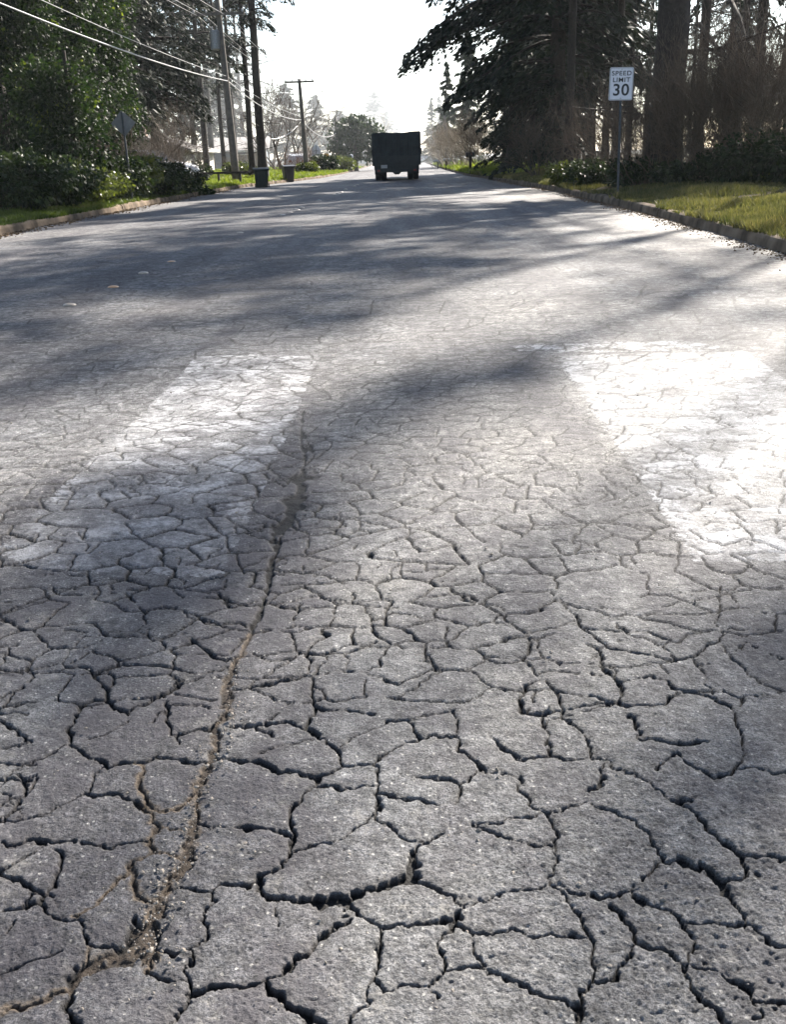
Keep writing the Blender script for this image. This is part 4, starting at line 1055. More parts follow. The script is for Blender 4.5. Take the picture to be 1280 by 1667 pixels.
# ------------------------------------------------------------------ wheeled bins
M['bin_green'] = plain('bin_green', (0.004, 0.011, 0.009), 0.5, 0.2, 8.0)
M['bin_dark'] = plain('bin_dark', (0.014, 0.013, 0.014), 0.45, 0.2, 8.0)
def wheelie(px, Y, label, mat, rz=0.0, w_=0.62, h_=0.98):
    x = XatY(px, Y, 285); t = empty('wheeled_bin', (x, Y, gz(x, Y)), label, 'bin', 'wheeled bins put out on the left verge', rz)
    m = MB(); n = 5; vs = []; fs = []
    rows = [(0.05, 0.74), (0.10, 0.78), (0.5, 0.9), (0.86, 0.98), (0.9, 1.06), (0.93, 1.06)]
    for z, k in rows:
        a, b = w_/2*k, 0.36*k; c = 0.06
        for (u, v) in ((-a+c, -b), (a-c, -b), (a, -b+c), (a, b-c), (a-c, b), (-a+c, b), (-a, b-c), (-a, -b+c)): vs.append((u, v, z*h_))
    for i in range(len(rows)-1):
        for k in range(8): fs.append((i*8+k, i*8+(k+1) % 8, (i+1)*8+(k+1) % 8, (i+1)*8+k))
    fs.append(tuple(range(8))[::-1]); fs.append(tuple(range(40, 48)))
    b = m.add(vs, fs).build('body', mat, t)
    rb = MB()
    for sx in (-0.16, 0.16): rb.box(sx-0.02, sx+0.02, -0.36, -0.30, 0.16*h_, 0.8*h_, 0.008)
    rb.build('moulded_rib', mat, b)
    l = MB(); l.prism([(-0.42, 0.93*h_), (-0.40, 0.965*h_), (-0.1, 1.02*h_), (0.2, 1.03*h_), (0.40, 0.98*h_), (0.42, 0.935*h_)], -w_*0.56, w_*0.56, 'x'); l.build('lid', mat, t)
    hd = MB(); hd.tube([(-w_*0.4, 0.40, 0.93*h_), (-w_*0.4, 0.50, 0.95*h_), (w_*0.4, 0.50, 0.95*h_), (w_*0.4, 0.40, 0.93*h_)], 0.018, 8); hd.build('handle', mat, t)
    for s in (-1, 1):
        wm = MB(); wm.tube([(s*w_*0.42, 0.30, 0.13), (s*w_*0.5, 0.30, 0.13)], 0.13, 18); wm.build('wheel', M['tyre'], t)
    return t
wheelie(425.5, 47.5, 'dark green wheeled bin beside the near kerb, left of the other bin', M['bin_green'], 0.12, 0.66, 0.92)
wheelie(469.5, 57.5, 'black wheeled bin with shiny lid, farther along the kerb', M['bin_dark'], 0.35, 0.60, 0.95)

# ------------------------------------------------------------------ utility poles and cables
def pole(pxb, pyb, pxt, pyt, Y, r0, label, h=None, arm=None, arms=(), trans=None):
    bx_, _, _ = atY(pxb, pyb, Y); tx, _, tz = atY(pxt, pyt, Y)
    b0 = gz(bx_, Y); t = empty('utility_pole', (bx_, Y, b0), label, 'utility pole', 'wooden utility poles along the left of the road' if bx_ < 0 else None)
    H = tz-b0; dx = tx-bx_
    m = MB(); m.tube([(dx*k/8, 0, H*k/8-(0.3 if k == 0 else 0)) for k in range(9)], [r0*(1-0.42*k/8) for k in range(9)], 14)
    m.build('shaft', M['pole'], t, smooth=True)
    for (zf, w_) in arms:
        a = MB(); xx = dx*zf; zz = H*zf
        a.box(xx-w_, xx+w_, -r0*0.7-0.10, -r0*0.7, zz-0.06, zz+0.06, 0.01)
        ca = a.build('crossarm', M['pole'], t)
        for k in (-0.92, -0.45, 0.45, 0.92):
            i = MB(); i.tube([(xx+w_*k, -r0*0.7-0.05, zz+0.06), (xx+w_*k, -r0*0.7-0.05, zz+0.13), (xx+w_*k, -r0*0.7-0.05, zz+0.20)], [0.03, 0.055, 0.03], 8); i.build('insulator', M['plate'], ca)
    if trans:
        zf, s = trans; xx = dx*zf; zz = H*zf
        c = MB(); c.tube([(xx+s, -0.1, zz-0.42), (xx+s, -0.1, zz-0.38), (xx+s, -0.1, zz+0.36), (xx+s, -0.1, zz+0.42)], [0.20, 0.235, 0.235, 0.19], 16)
        c.tube([(xx+s-0.1, -0.1, zz+0.42), (xx+s-0.1, -0.1, zz+0.6)], 0.03, 8); c.tube([(xx+s+0.1, -0.1, zz+0.42), (xx+s+0.1, -0.1, zz+0.6)], 0.03, 8)
        c.build('transformer', M['steel'], t)
    return (bx_, Y, b0), (tx, Y, tz)
P1b, P1t = pole(385, 297, 352, -14, 52, 0.20, 'nearest utility pole with a grey transformer, left of the bins', arms=((0.885, 1.25), (0.975, 1.1)), trans=(0.755, -0.28))
P2b, P2t = pole(500, 284, 487, 128, 74, 0.19, 'second utility pole, with one long crossarm, above the farther bin', arms=((0.965, 1.0),))
P3b, P3t = pole(551, 272, 546, 190, 96, 0.17, 'third utility pole, short against the sky left of the round evergreen', arms=())
P4b, P4t = pole(578, 268, 572, 183, 112, 0.16, 'fourth utility pole in front of the round evergreen', arms=())
P5b, P5t = pole(729, 268, 724, 188, 98, 0.19, 'grey pole among the pale brush on the right of the road', arms=())
P0 = (P1b[0]-0.6, 4.0, 0.2)
pole_mb = MB()
t0 = empty('utility_pole', P0, 'utility pole outside the left edge that carries the near ends of the cables', 'utility pole', 'wooden utility poles along the left of the road')
MB().tube([(0, 0, -0.3), (0, 0, 12.5)], [0.2, 0.12], 14).build('shaft', M['pole'], t0, smooth=True)
def cable(a, b, sag, rad, label, n=28):
    a = np.array(a); b = np.array(b); P = []
    for i in range(n+1):
        t = i/n; p = a*(1-t)+b*t; p[2] -= 4*sag*t*(1-t); P.append(tuple(p))
    o = MB().tube(P, rad, 6).build('overhead_cable', M['wire'], smooth=True)
    return tag(o, label, 'cable', 'overhead cables along the left of the road')
def on(px, py, Y): return atY(px, py, Y)
A1 = on(371, 132, 52); A2 = on(491, 195, 74); A3 = on(548, 216, 96); A4 = on(577, 219, 112)
def near_end(A, pxe, pye):
    # extend the line from the pole attachment through the photo's left edge to the near pole
    X = P0[0]+0.1
    d = ray(pxe, pye); t = X/d[0]; E = np.array([X, d[1]*t, CAMH+d[2]*t])   # point on the cable above the left edge
    Pn = np.array([X, P0[1], 0.0])
    k = (A[1]-P0[1])/(A[1]-E[1]); z = A[2]+(E[2]-A[2])*k
    return E, (X, P0[1], z)
E, Nn = near_end(A1, 0, 12)
tt = (E[1]-Nn[1])/(A1[1]-Nn[1]); cable((Nn[0], Nn[1], Nn[2]+4*0.5*tt*(1-tt)/(1-tt)), A1, 0.5, 0.023, 'thick bright lowest cable from the left edge to the nearest utility pole')
E, Nn = near_end(on(369, 124, 52), 48, -2)
tt = (E[1]-Nn[1])/(A1[1]-Nn[1]); cable((Nn[0], Nn[1], Nn[2]+4*0.35*tt), on(369, 124, 52), 0.35, 0.011, 'thinner cable above the thick one, left of the nearest utility pole')
cable(A1, A2, 0.45, 0.024, 'thick bright sagging cable between the nearest and second utility poles')
cable(on(369, 124, 52), on(490, 189, 74), 0.25, 0.011, 'thin cable above the thick one, between the nearest and second poles')
cable(A2, A3, 0.7, 0.030, 'thick bright cable between the second and third utility poles')
cable(A3, A4, 0.9, 0.034, 'deeply sagging bright cable between the third and fourth poles')
for (u, v, lb) in ((322, 26, 'outer left'), (336, 27, 'inner left'), (366, 24, 'outer right')):
    zf = atY(u, v, 52)
    end = on(488+(u-352)*0.5, 134, 74)
    cable(zf, end, 0.3, 0.009, 'thin high wire from the %s of the nearest crossarm to the second pole' % lb)
    cable((zf[0]-0.3, P0[1], zf[2]+0.5), zf, 0.5, 0.009, 'thin wire from the top left corner to the crossarm, %s one' % lb)
cable(on(345, -10, 52), on(485, 131, 74), 0.3, 0.009, 'topmost thin wire from the head of the nearest pole to the second pole')
cable(on(440, 226, 70), on(484, 205, 74), 0.25, 0.022, 'short drooping service cable just left of the second utility pole')

# ------------------------------------------------------------------ signs
M['sign_white'] = plain('sign_face', (0.62, 0.62, 0.68), 0.45, 0.06, 12.0)
M['sign_black'] = plain('sign_letters', (0.02, 0.022, 0.03), 0.5, 0.1, 12.0)
M['sign_back'] = plain('sign_back', (0.15, 0.15, 0.15), 0.55, 0.18, 9.0, metal=0.3)
M['yellow'] = plain('sign_yellow', (0.55, 0.30, 0.02), 0.5, 0.1, 9.0)
M['post'] = plain('sign_post', (0.05, 0.057, 0.065), 0.6, 0.3, 15.0, metal=0.3)
def text_mesh(name, body, size, mat, parent, x, y, z, sx=1.0, bold=0.0, space=1.0):
    c = bpy.data.curves.new(name, 'FONT'); c.body = body; c.size = size; c.align_x = 'CENTER'; c.align_y = 'CENTER'
    c.extrude = 0.0015; c.offset = bold; c.space_character = space
    tmp = bpy.data.objects.new(name, c); COL.objects.link(tmp); bpy.context.view_layer.update()
    me = bpy.data.meshes.new_from_object(tmp.evaluated_get(bpy.context.evaluated_depsgraph_get()))
    bpy.data.objects.remove(tmp); me.materials.clear(); me.materials.append(mat)
    o = link(name, me, parent); o.location = (x, y, z); o.rotation_euler = (R(90), 0, 0); o.scale = (sx, 1, 1)
    return o
def rrect(w_, h_, c, n=5):
    P = []
    for cx_, cz_, a0 in ((w_/2-c, h_/2-c, 0), (-w_/2+c, h_/2-c, 90), (-w_/2+c, -h_/2+c, 180), (w_/2-c, -h_/2+c, 270)):
        for k in range(n+1):
            a = R(a0+90*k/n); P.append((cx_+c*math.cos(a), cz_+c*math.sin(a)))
    return P
def speed_sign():
    Y = 24.5; c = atY(1012, 136.5, Y); b = atY(1008, 300, Y); g0 = gz(b[0], Y)
    e1 = atY(993, 136.5, Y); e2 = atY(1031.5, 136.5, Y); W_ = e2[0]-e1[0]
    t1 = atY(1012, 109.5, Y); t2 = atY(1012, 163, Y); H_ = t1[2]-t2[2]
    t = empty('speed_limit_sign', (b[0], Y, g0), 'white speed limit sign on a thin grey post on the right verge', 'road sign')
    dx = c[0]-b[0]; zc = c[2]-g0
    MB().tube([(0, 0.03, -0.3), (dx*0.6, 0.03, zc*0.6), (dx, 0.03, zc+H_*0.45)], 0.028, 8).build('post', M['post'], t)
    f = MB().prism(rrect(W_, H_, 0.035), -0.003, 0.003, 'y').build('sign_plate', M['sign_white'], t); f.location = (dx, 0, zc); f.rotation_euler = (0, R(0.8), 0)
    # thin dark border
    o_, i_ = rrect(W_*0.965, H_*0.97, 0.03), rrect(W_*0.93, H_*0.945, 0.025); n = len(o_)
    bd = MB().add([(a, -0.0055, z) for a, z in o_]+[(a, -0.0055, z) for a, z in i_], [(k, (k+1) % n, n+(k+1) % n, n+k) for k in range(n)]).build('border', M['sign_back'], f)
    text_mesh('lettering', 'SPEED', 0.155*H_/0.8, M['sign_black'], f, 0, -0.006, H_*0.315, 1.15, 0.0022, 1.12)
    text_mesh('lettering', 'LIMIT', 0.155*H_/0.8, M['sign_black'], f, 0, -0.006, H_*0.115, 1.15, 0.0022, 1.12)
    text_mesh('numerals', '30', 0.40*H_/0.8, M['sign_black'], f, 0, -0.006, -H_*0.2, 1.08, 0.006, 1.06)
    for s in (1, -1):
        q = MB().tube([(0, -0.006, s*H_*0.44), (0, -0.012, s*H_*0.44)], 0.012, 8).build('bolt', M['steel'], f)
speed_sign()
def diamond():
    Y = 30.5; c = atY(200, 201, Y); b = atY(216, 326, Y); g0 = gz(b[0], Y)
    t = empty('diamond_sign', (b[0], Y, g0), 'grey back of a diamond road sign on a leaning dark post, left verge', 'road sign', rz=0)
    dx = c[0]-b[0]; zc = c[2]-g0; s = 0.355
    f = MB().prism([(0, s), (-s, 0.0), (0, -s), (s, 0.0)], -0.003, 0.003, 'y').build('sign_plate', M['sign_back'], t); f.location = (dx, 0, zc); f.rotation_euler = (0, R(-3), R(8))
    top = (dx*1.12, -0.02, zc+s*0.85)
    MB().tube([(0, -0.03, -0.3), (dx*0.5, -0.03, zc*0.5), top], 0.03, 8).build('post', M['post'], t)
diamond()
def school():
    Y = 84; c = atY(515.5, 245, Y); b = atY(516, 272, Y); g0 = gz(b[0], Y)
    t = empty('pentagon_sign', (b[0], Y, g0), 'small white pentagon sign left of the yellow sign, beyond the bins', 'road sign')
    zc = c[2]-g0; a = 0.36
    MB().prism([(-a, -0.42), (a, -0.42), (a, 0.12), (0, 0.5), (-a, 0.12)], -0.004, 0.004, 'y').build('sign_plate', M['sign_white'], t, loc=(0, 0, zc))
    g_ = MB(); g_.box(-0.02, 0.02, -0.012, -0.006, -0.38, 0.35); g_.box(-0.2, 0.2, -0.012, -0.006, -0.05, -0.01); g_.build('dark_symbol', M['sign_back'], t, loc=(0, 0, zc))
    MB().tube([(0, 0.03, -0.3), (0, 0.03, zc+0.3)], 0.03, 8).build('post', M['post'], t)
    Y = 88; c = atY(531, 255, Y); b = atY(532, 268, Y); g0 = gz(b[0], Y); zc = c[2]-g0
    t = empty('yellow_sign', (b[0], Y, g0), 'tiny orange-yellow sign on a post right of the white pentagon sign', 'road sign')
    MB().prism(rrect(0.32, 0.5, 0.03), -0.004, 0.004, 'y').build('sign_plate', M['yellow'], t, loc=(0, 0, zc))
    MB().tube([(0, 0.03, -0.3), (0, 0.03, zc+0.2)], 0.03, 8).build('post', M['post'], t)
school()
# ------------------------------------------------------------------ mailboxes
def mailbox(px, Y, ztop, w_, h_, d_, label, mat, rz=0.0, pt=0.05):
    x = XatY(px, Y, 270); t = empty('mailbox', (x, Y, gz(x, Y)), label, 'mailbox', 'mailboxes on the right verge', rz)
    MB().box(-pt, pt, -pt, pt, -0.2, ztop-h_, 0.008).build('post', M['bark'], t)
    MB().box(-w_/2-0.02, w_/2+0.02, -d_/2, d_/2, ztop-h_-0.03, ztop-h_, 0.005).build('shelf', M['bark'], t)
    n = 9; pr = [(-d_/2, ztop-h_), (-d_/2, ztop-d_*0.45)]+[(-d_/2*math.cos(math.pi*k/n), ztop-d_*0.45+d_*0.45*math.sin(math.pi*k/n)) for k in range(1, n)]+[(d_/2, ztop-d_*0.45), (d_/2, ztop-h_)]
    b = MB().prism(pr, -w_/2, w_/2, 'x').build('box', mat, t)
    MB().box(-w_/2-0.012, -w_/2, -d_/2, d_/2, ztop-h_+0.01, ztop-0.03, 0.003).build('door', mat, b)
    MB().box(w_*0.1, w_*0.1+0.03, -d_/2-0.015, -d_/2-0.004, ztop-h_*0.7, ztop+0.04).build('flag', M['red_lens'], b)
M['mail_dark'] = plain('mailbox_dark', (0.02, 0.02, 0.022), 0.4, 0.3, 9.0)
mailbox(766, 66, 1.12, 0.55, 0.24, 0.22, 'black mailbox on a dark post, nearest on the right verge', M['mail_dark'], pt=0.08)
mailbox(727, 86, 1.0, 0.50, 0.18, 0.22, 'pale-topped mailbox on a post, second along the right verge', M['plate'], pt=0.07)
mailbox(713, 96, 0.85, 0.75, 0.16, 0.22, 'low wide grey mailbox on the right verge, farthest of the mailboxes', M['steel'])

# ------------------------------------------------------------------ houses
M['siding_pale'] = plain('siding_pale', (0.62, 0.58, 0.52), 0.8, 0.08, 3.0)
M['siding_shaded_tan'] = plain('siding_shaded_tan', (0.22, 0.20, 0.17), 0.8, 0.15, 3.0)  # gable's shade held in this darker tone; doors share it
M['siding_slate'] = plain('siding_slate', (0.12, 0.14, 0.16), 0.8, 0.15, 3.0)
M['roof_grey'] = plain('roof_shingle', (0.26, 0.24, 0.23), 0.9, 0.3, 12.0, bump=0.5)
M['brick'] = plain('chimney_brick', (0.35, 0.27, 0.22), 0.9, 0.25, 10.0)
M['trim'] = plain('white_trim', (0.65, 0.64, 0.60), 0.6, 0.06, 6.0)
def house(x0, y0, L, D, h, rise, rz, wall, front, label, chimney=None, wins=(), eave=0.45):
    z0 = gz(x0, y0); t = empty('ranch_house', (x0, y0, z0), label, 'house', rz=rz)
    MB().prism([(0, -0.3), (0, h), (D/2, h+rise), (D, h), (D, -0.3)], 0, L, 'x').build('wall', wall, t)
    fr = MB(); fr.box(0.02, L-0.02, -0.06, -0.004, 0.0, h-0.03); f = fr.build('front_wall', front, t)
    s = rise/(D/2); rf = MB()
    for a, b, zz in ((-eave, D/2, -eave*s), (D+eave, D/2, -eave*s)):
        pa = (a, h+zz+0.03); pb = (b, h+rise+0.03)
        rf.prism([pa, pb, (pb[0], pb[1]+0.12), (pa[0], pa[1]+0.12)], -0.5, L+0.5, 'x')
    r = rf.build('roof', M['roof_grey'], t)
    MB().box(-0.52, L+0.52, -eave-0.05, -eave-0.005, h-eave*s-0.06, h-eave*s+0.16).build('fascia', M['trim'], r)
    if chimney:
        MB().box(chimney-0.4, chimney+0.4, D*0.42, D*0.42+0.6, h+0.4, h+rise+1.1, 0.02).build('chimney', M['brick'], r)
    for (a, b, c, d, kind) in wins:
        w1 = MB(); w1.box(a-0.07, b+0.07, -0.10, -0.062, c-0.07, d+0.07); fm = w1.build('door' if kind == 'door' else 'window', M['trim'] if kind != 'door' else M['siding_shaded_tan'], t)
        if kind != 'door': MB().box(a, b, -0.115, -0.104, c, d).build('pane', M['glass'], fm)
    return t
house(-17.0, 81, 15, 7.5, 1.85, 1.05, R(92), M['siding_shaded_tan'], M['siding_pale'], 'pale ranch house with a shallow gable and chimney behind the lawn', 2.2,
      ((2.4, 4.2, 0.7, 1.45, 'window'), (6.2, 7.1, 0.0, 1.6, 'door'), (9.5, 12.0, 0.7, 1.45, 'window')), 0.55)
hx, _, _ = atY(348, 262, 115)
house(hx, 115, 5.6, 9, 1.9, 1.3, R(4), M['siding_slate'], M['siding_slate'], 'slate-blue ranch house with a grey shingle roof behind the near utility pole', None,
      ((2.4, 3.8, 0.7, 1.4, 'window'),), 0.5)
hx, _, _ = atY(566, 262, 165)
house(hx, 165, 9, 7, 2.2, 1.3, R(10), M['siding_pale'], M['siding_pale'], 'tiny white house far off beneath the round evergreen', None, ((2, 3.5, 0.8, 1.7, 'window'), (5.5, 7, 0.8, 1.7, 'window')))

# ------------------------------------------------------------------ cars
M['car_white'] = plain('white_car_paint', (0.62, 0.64, 0.68), 0.25, 0.04, 3.0, spec=0.6)
M['car_grey'] = plain('grey_car_paint', (0.30, 0.32, 0.35), 0.25, 0.05, 3.0, spec=0.6)
def car(px, Y, rz, label, mat, sc=1.0, dz=0.0):
    x = XatY(px, Y, 270); t = empty('parked_car', (x, Y, gz(x, Y)+dz), label, 'car', 'parked cars', rz, sc)
    # length along x, nose at +x
    sec = [(-2.2, .45, .80, .80, .74), (-2.12, .32, .98, .98, .82), (-1.9, .25, 1.02, 1.35, .88), (-1.5, .22, 1.0, 1.50, .9), (-0.6, .22, .98, 1.54, .9), (0.15, .22, .97, 1.50, .9),
           (0.55, .22, .97, 1.28, .9), (1.05, .22, .95, .97, .89), (1.7, .25, .86, .87, .86), (2.1, .30, .74, .74, .78), (2.25, .42, .60, .60, .66)]
    vs = []; fs = []
    for (xx, zb, zs, zt, w_) in sec:
        ring = [(-w_, zb), (-w_*1.0, (zb+zs)/2), (-w_*0.97, zs), (-w_*(0.97 if zt-zs < .05 else 0.74), zt), (w_*(0.97 if zt-zs < .05 else 0.74), zt), (w_*0.97, zs), (w_, (zb+zs)/2), (w_, zb)]
        vs += [(xx, a, b) for a, b in ring]
    for i in range(len(sec)-1):
        for k in range(8): fs.append((i*8+k, i*8+(k+1) % 8, (i+1)*8+(k+1) % 8, (i+1)*8+k))
    fs += [tuple(range(8)), tuple(range(80, 88))[::-1]]
    b = MB().add(vs, fs).build('body', mat, t, smooth=False)
    ws = MB().add([(0.24, -0.66, 1.475), (0.24, 0.66, 1.475), (1.02, 0.80, 1.01), (1.02, -0.80, 1.01)], [(0, 1, 2, 3)])
    ws.v = [(x_+0.02, y_, z_+0.03) for x_, y_, z_ in ws.v]
    ws.v += [(x_-0.01, y_, z_-0.012) for x_, y_, z_ in ws.v[:4]]; ws.f += [(4, 5, 6, 7), (0, 1, 5, 4), (1, 2, 6, 5), (2, 3, 7, 6), (3, 0, 4, 7)]; ws.build('windscreen', M['glass'], t)
    for s in (-1, 1):
        sw = MB(); q = [(-1.75, .885, 1.04), (0.85, .885, 1.02), (0.15, .70, 1.42), (-1.35, .70, 1.42)]
        vv = [(x_, s*(y_+0.012), z_) for x_, y_, z_ in q]+[(x_, s*(y_-0.004), z_) for x_, y_, z_ in q]
        sw.add(vv, [(0, 1, 2, 3), (4, 5, 6, 7), (0, 1, 5, 4), (1, 2, 6, 5), (2, 3, 7, 6), (3, 0, 4, 7)]); sw.build('side_window', M['glass'], t)
        hl = MB(); hl.box(2.02, 2.20, s*0.56-0.15, s*0.56+0.15, 0.60, 0.72, 0.02); hl.build('headlight', M['plate'], t)
        tl = MB(); tl.box(-2.22, -2.10, s*0.62-0.13, s*0.62+0.13, 0.78, 0.96, 0.02); tl.build('tail_light', M['red_lens'], t)
        for xx in (-1.35, 1.4):
            wp = empty('tmp', (0, 0, 0), None, None); bpy.data.objects.remove(wp)
            n = 22; m = MB(); m.tube([(xx, s*0.68, 0.32), (xx, s*0.90, 0.32)], 0.32, n); wq = m.build('wheel', M['tyre'], t)
            MB().tube([(xx, s*0.885, 0.32), (xx, s*0.915, 0.32)], 0.19, 14).build('rim', M['rim'], wq)
    return t
car(243, 50, R(-12), 'white car on the driveway, mostly hidden behind the hedge end', M['car_white'], 1.0, 0.02)
car(481, 92, R(100), 'small white car with red lights just behind the second bin', M['car_white'], 0.9)
car(572, 150, R(95), 'tiny white car parked far off below the round evergreen', M['car_white'])
car(590, 175, R(95), 'tiny grey car parked far off left of the truck', M['car_grey'])
car(692, 190, R(90), 'tiny pale car far up the road just right of the truck', M['car_grey'], 0.9)

# ------------------------------------------------------------------ raised road markers
M['marker'] = plain('ceramic_marker', (0.27, 0.22, 0.165), 0.28, 0.15, 30.0, spec=0.7)
M['marker_orange'] = plain('ceramic_marker_orange', (0.42, 0.22, 0.09), 0.28, 0.15, 30.0, spec=0.7)
def dome():
    m = MB(); prof = [(0.058, -0.012), (0.058, 0.006), (0.052, 0.011), (0.040, 0.0165), (0.022, 0.0205), (0.0, 0.022)]; n = 20; vs = []; fs = []
    for (r_, z) in prof:
        for k in range(n): vs.append((r_*math.cos(2*math.pi*k/n), r_*math.sin(2*math.pi*k/n), z))
    for i in range(len(prof)-1):
        for k in range(n): fs.append((i*n+k, i*n+(k+1) % n, (i+1)*n+(k+1) % n, (i+1)*n+k))
    return m.add(vs, fs)
d1 = dome().build('road_marker', M['marker'], smooth=True); first = True
me2 = d1.data.copy(); me2.materials.clear(); me2.materials.append(M['marker_orange'])
LB = ['dull worn marker dot nearest the camera', 'orange-faced marker dot, second nearest', 'pale orange marker dot, third nearest', 'bright orange marker dot, fourth nearest', 'single marker dot standing alone in the middle distance']
LB += [w_+' marker dot of the first far cluster beyond the lone dot' for w_ in ('nearest', 'second', 'third', 'farthest')]+['lone far marker dot between the first and second far clusters']
LB += [w_+' marker dot of the second far cluster' for w_ in ('nearest', 'second', 'third', 'fourth')]+['second to last marker dot, left of the truck wheels', 'last tiny marker dot beside the truck']
pts = [(113, 495), (184, 466), (233, 443), (279, 425), (391, 378), (460, 350), (472, 345.5), (483, 341), (490.5, 337.5), (519, 326), (545, 316.5), (550, 314.5), (555, 312), (563, 307.5), (577, 302.5), (582, 300)]
for i, (px, py) in enumerate(pts):
    o = d1 if first else d1.copy()
    if not first: COL.objects.link(o)
    first = False
    if i in (1, 3): o.data = me2
    x, y = at(px, py+1); o.location = (x, y, -0.004); o.scale = (0.95, 0.95, 0.85) if i < 5 else (1.4, 1.4, 1.5); o.rotation_euler = (0, 0, i)
    tag(o, LB[i], 'road marker', 'raised marker dots along the lane line')

# ------------------------------------------------------------------ small ground things
# concrete strip in the left verge, driveway behind
cs = MB(); a = at(140, 336, .16); b = at(198, 333, .16)
cs.box(-0.55, 0.55, -0.5, 0.5, -0.06, 0.03, 0.01); o = cs.build('concrete_slab', M['slab'], loc=(0, 0, 0)); x, y = at(168, 336, 0.16); o.location = (x, y, gz(x, y)+0.03); o.scale = (1.3, 2.2, 1); tag(o, 'pale flat concrete slab sunk in the left verge near the diamond sign', 'slab')
dv = MB(); x, y = at(330, 285, 0.2)
V = []; fs = []
for i in range(15):
    yy = 41+i*0.25
    for xx in (-8.1, -10, -13, -17, -22, -30): V.append((xx, yy+0.12*(xx+8)*-1, gz(xx, yy+0.12*(xx+8)*-1)+0.05))
for i in range(14):
    for j in range(5): fs.append((i*6+j, i*6+j+1, (i+1)*6+j+1, (i+1)*6+j))
o = MB().add(V, fs).build('driveway', M['slab']); tag(o, kind='structure')
# low dark rail behind the lawn
rl = MB(); xa, xb = XatY(318, 50.5), XatY(432, 50.5)
t = empty('low_rail_fence', (xa, 50.5, gz(xa, 50.5)), 'low dark rail on short posts crossing the lawn behind the near utility pole', 'fence')
MB().box(0, xb-xa, -0.04, 0.04, 0.40, 0.50, 0.01).build('rail', M['bark'], t)
for k in range(4):
    q = MB().box(-0.05+(xb-xa)*k/3.2, 0.05+(xb-xa)*k/3.2, -0.05, 0.05, -0.3, 0.44, 0.01).build('post', M['bark'], t)
# stones and chips lying in the cracks, all one scatter nobody could count
def chips():
    r = np.random.default_rng(9); n = 1300
    pts = []
    base = [at(*p) for p in [(250, 1560), (245, 1515), (268, 1450), (300, 1390), (318, 1300), (350, 1222), (378, 1150), (392, 1060), (425, 990), (440, 900), (480, 810)]]
    for _ in range(n):
        if r.random() < 0.35:
            i = r.integers(0, 7); u = r.random(); p = np.array(base[i])*(1-u)+np.array(base[i+1])*u+r.normal(0, 0.02, 2)
        else:
            y = 0.85+6*r.random()**1.6; p = np.array([r.uniform(-0.45, 0.45)*y, y])
        pts.append(p)
    V = []; Fc = []
    ico = [(0, 0, 1), (.9, 0, .3), (.28, .85, .3), (-.72, .53, .3), (-.72, -.53, .3), (.28, -.85, .3), (.7, .5, -.5), (-.27, .85, -.5), (-.9, 0, -.5), (-.27, -.85, -.5), (.7, -.5, -.5)]
    fc = [(0, 1, 2), (0, 2, 3), (0, 3, 4), (0, 4, 5), (0, 5, 1), (1, 6, 2), (2, 6, 7), (2, 7, 3), (3, 7, 8), (3, 8, 4), (4, 8, 9), (4, 9, 5), (5, 9, 10), (5, 10, 1), (1, 10, 6)]
    for i, p in enumerate(pts):
        s = 0.0013+0.003*r.random()**3+(0.004 if r.random() < 0.03 else 0); rot = r.uniform(0, 6.28); sq = r.uniform(.5, 1.1)
        for a, b, c in ico:
            j = 1+r.normal(0, .15); xx = a*s*j; yy = b*s*sq*j
            V.append((p[0]+xx*math.cos(rot)-yy*math.sin(rot), p[1]+xx*math.sin(rot)+yy*math.cos(rot), -0.0035+0.6*s+c*s*0.7*j))
        Fc += [tuple(q+i*11 for q in f_) for f_ in fc]
    o = MB().add(V, Fc).build('gravel', M['gravel']); tag(o, 'loose grit and small stones scattered over the cracked pavement', 'gravel', kind='stuff')
M['gravel'] = plain('grit', (0.24, 0.21, 0.18), 0.95, 0.5, 40.0, spec=0.1)
chips()
# leaf litter and moss along the right kerb foot
def litter():
    r = np.random.default_rng(19); n = 5200; y = 6+44*r.random(n)**1.4; o = np.abs(r.normal(0, 0.16, n)); x = RX(y)-0.02-o
    P = np.stack([x, y, np.full(n, -0.012)], 1); me = leaves('litter', P, M['litter'], 0.028, r, 1.4); ob = link('leaf_litter', me); tag(ob, 'brown leaf litter lying along the foot of the right kerb', 'leaf litter', kind='stuff')
    n = 2600; y = 14+30*r.random(n)**1.2; x = LX(y)+0.02+np.abs(r.normal(0, 0.2, n)); P = np.stack([x, y, np.full(n, -0.012)], 1)
    ob = link('leaf_litter', leaves('litter', P, M['litter'], 0.04, r, 1.4)); tag(ob, 'brown leaf litter lying along the foot of the left kerb', 'leaf litter', kind='stuff')
M['litter'] = leafmat('litter', (0.07, 0.045, 0.03), (0.16, 0.11, 0.07), 0.1, 0.8, 2.0)
litter()

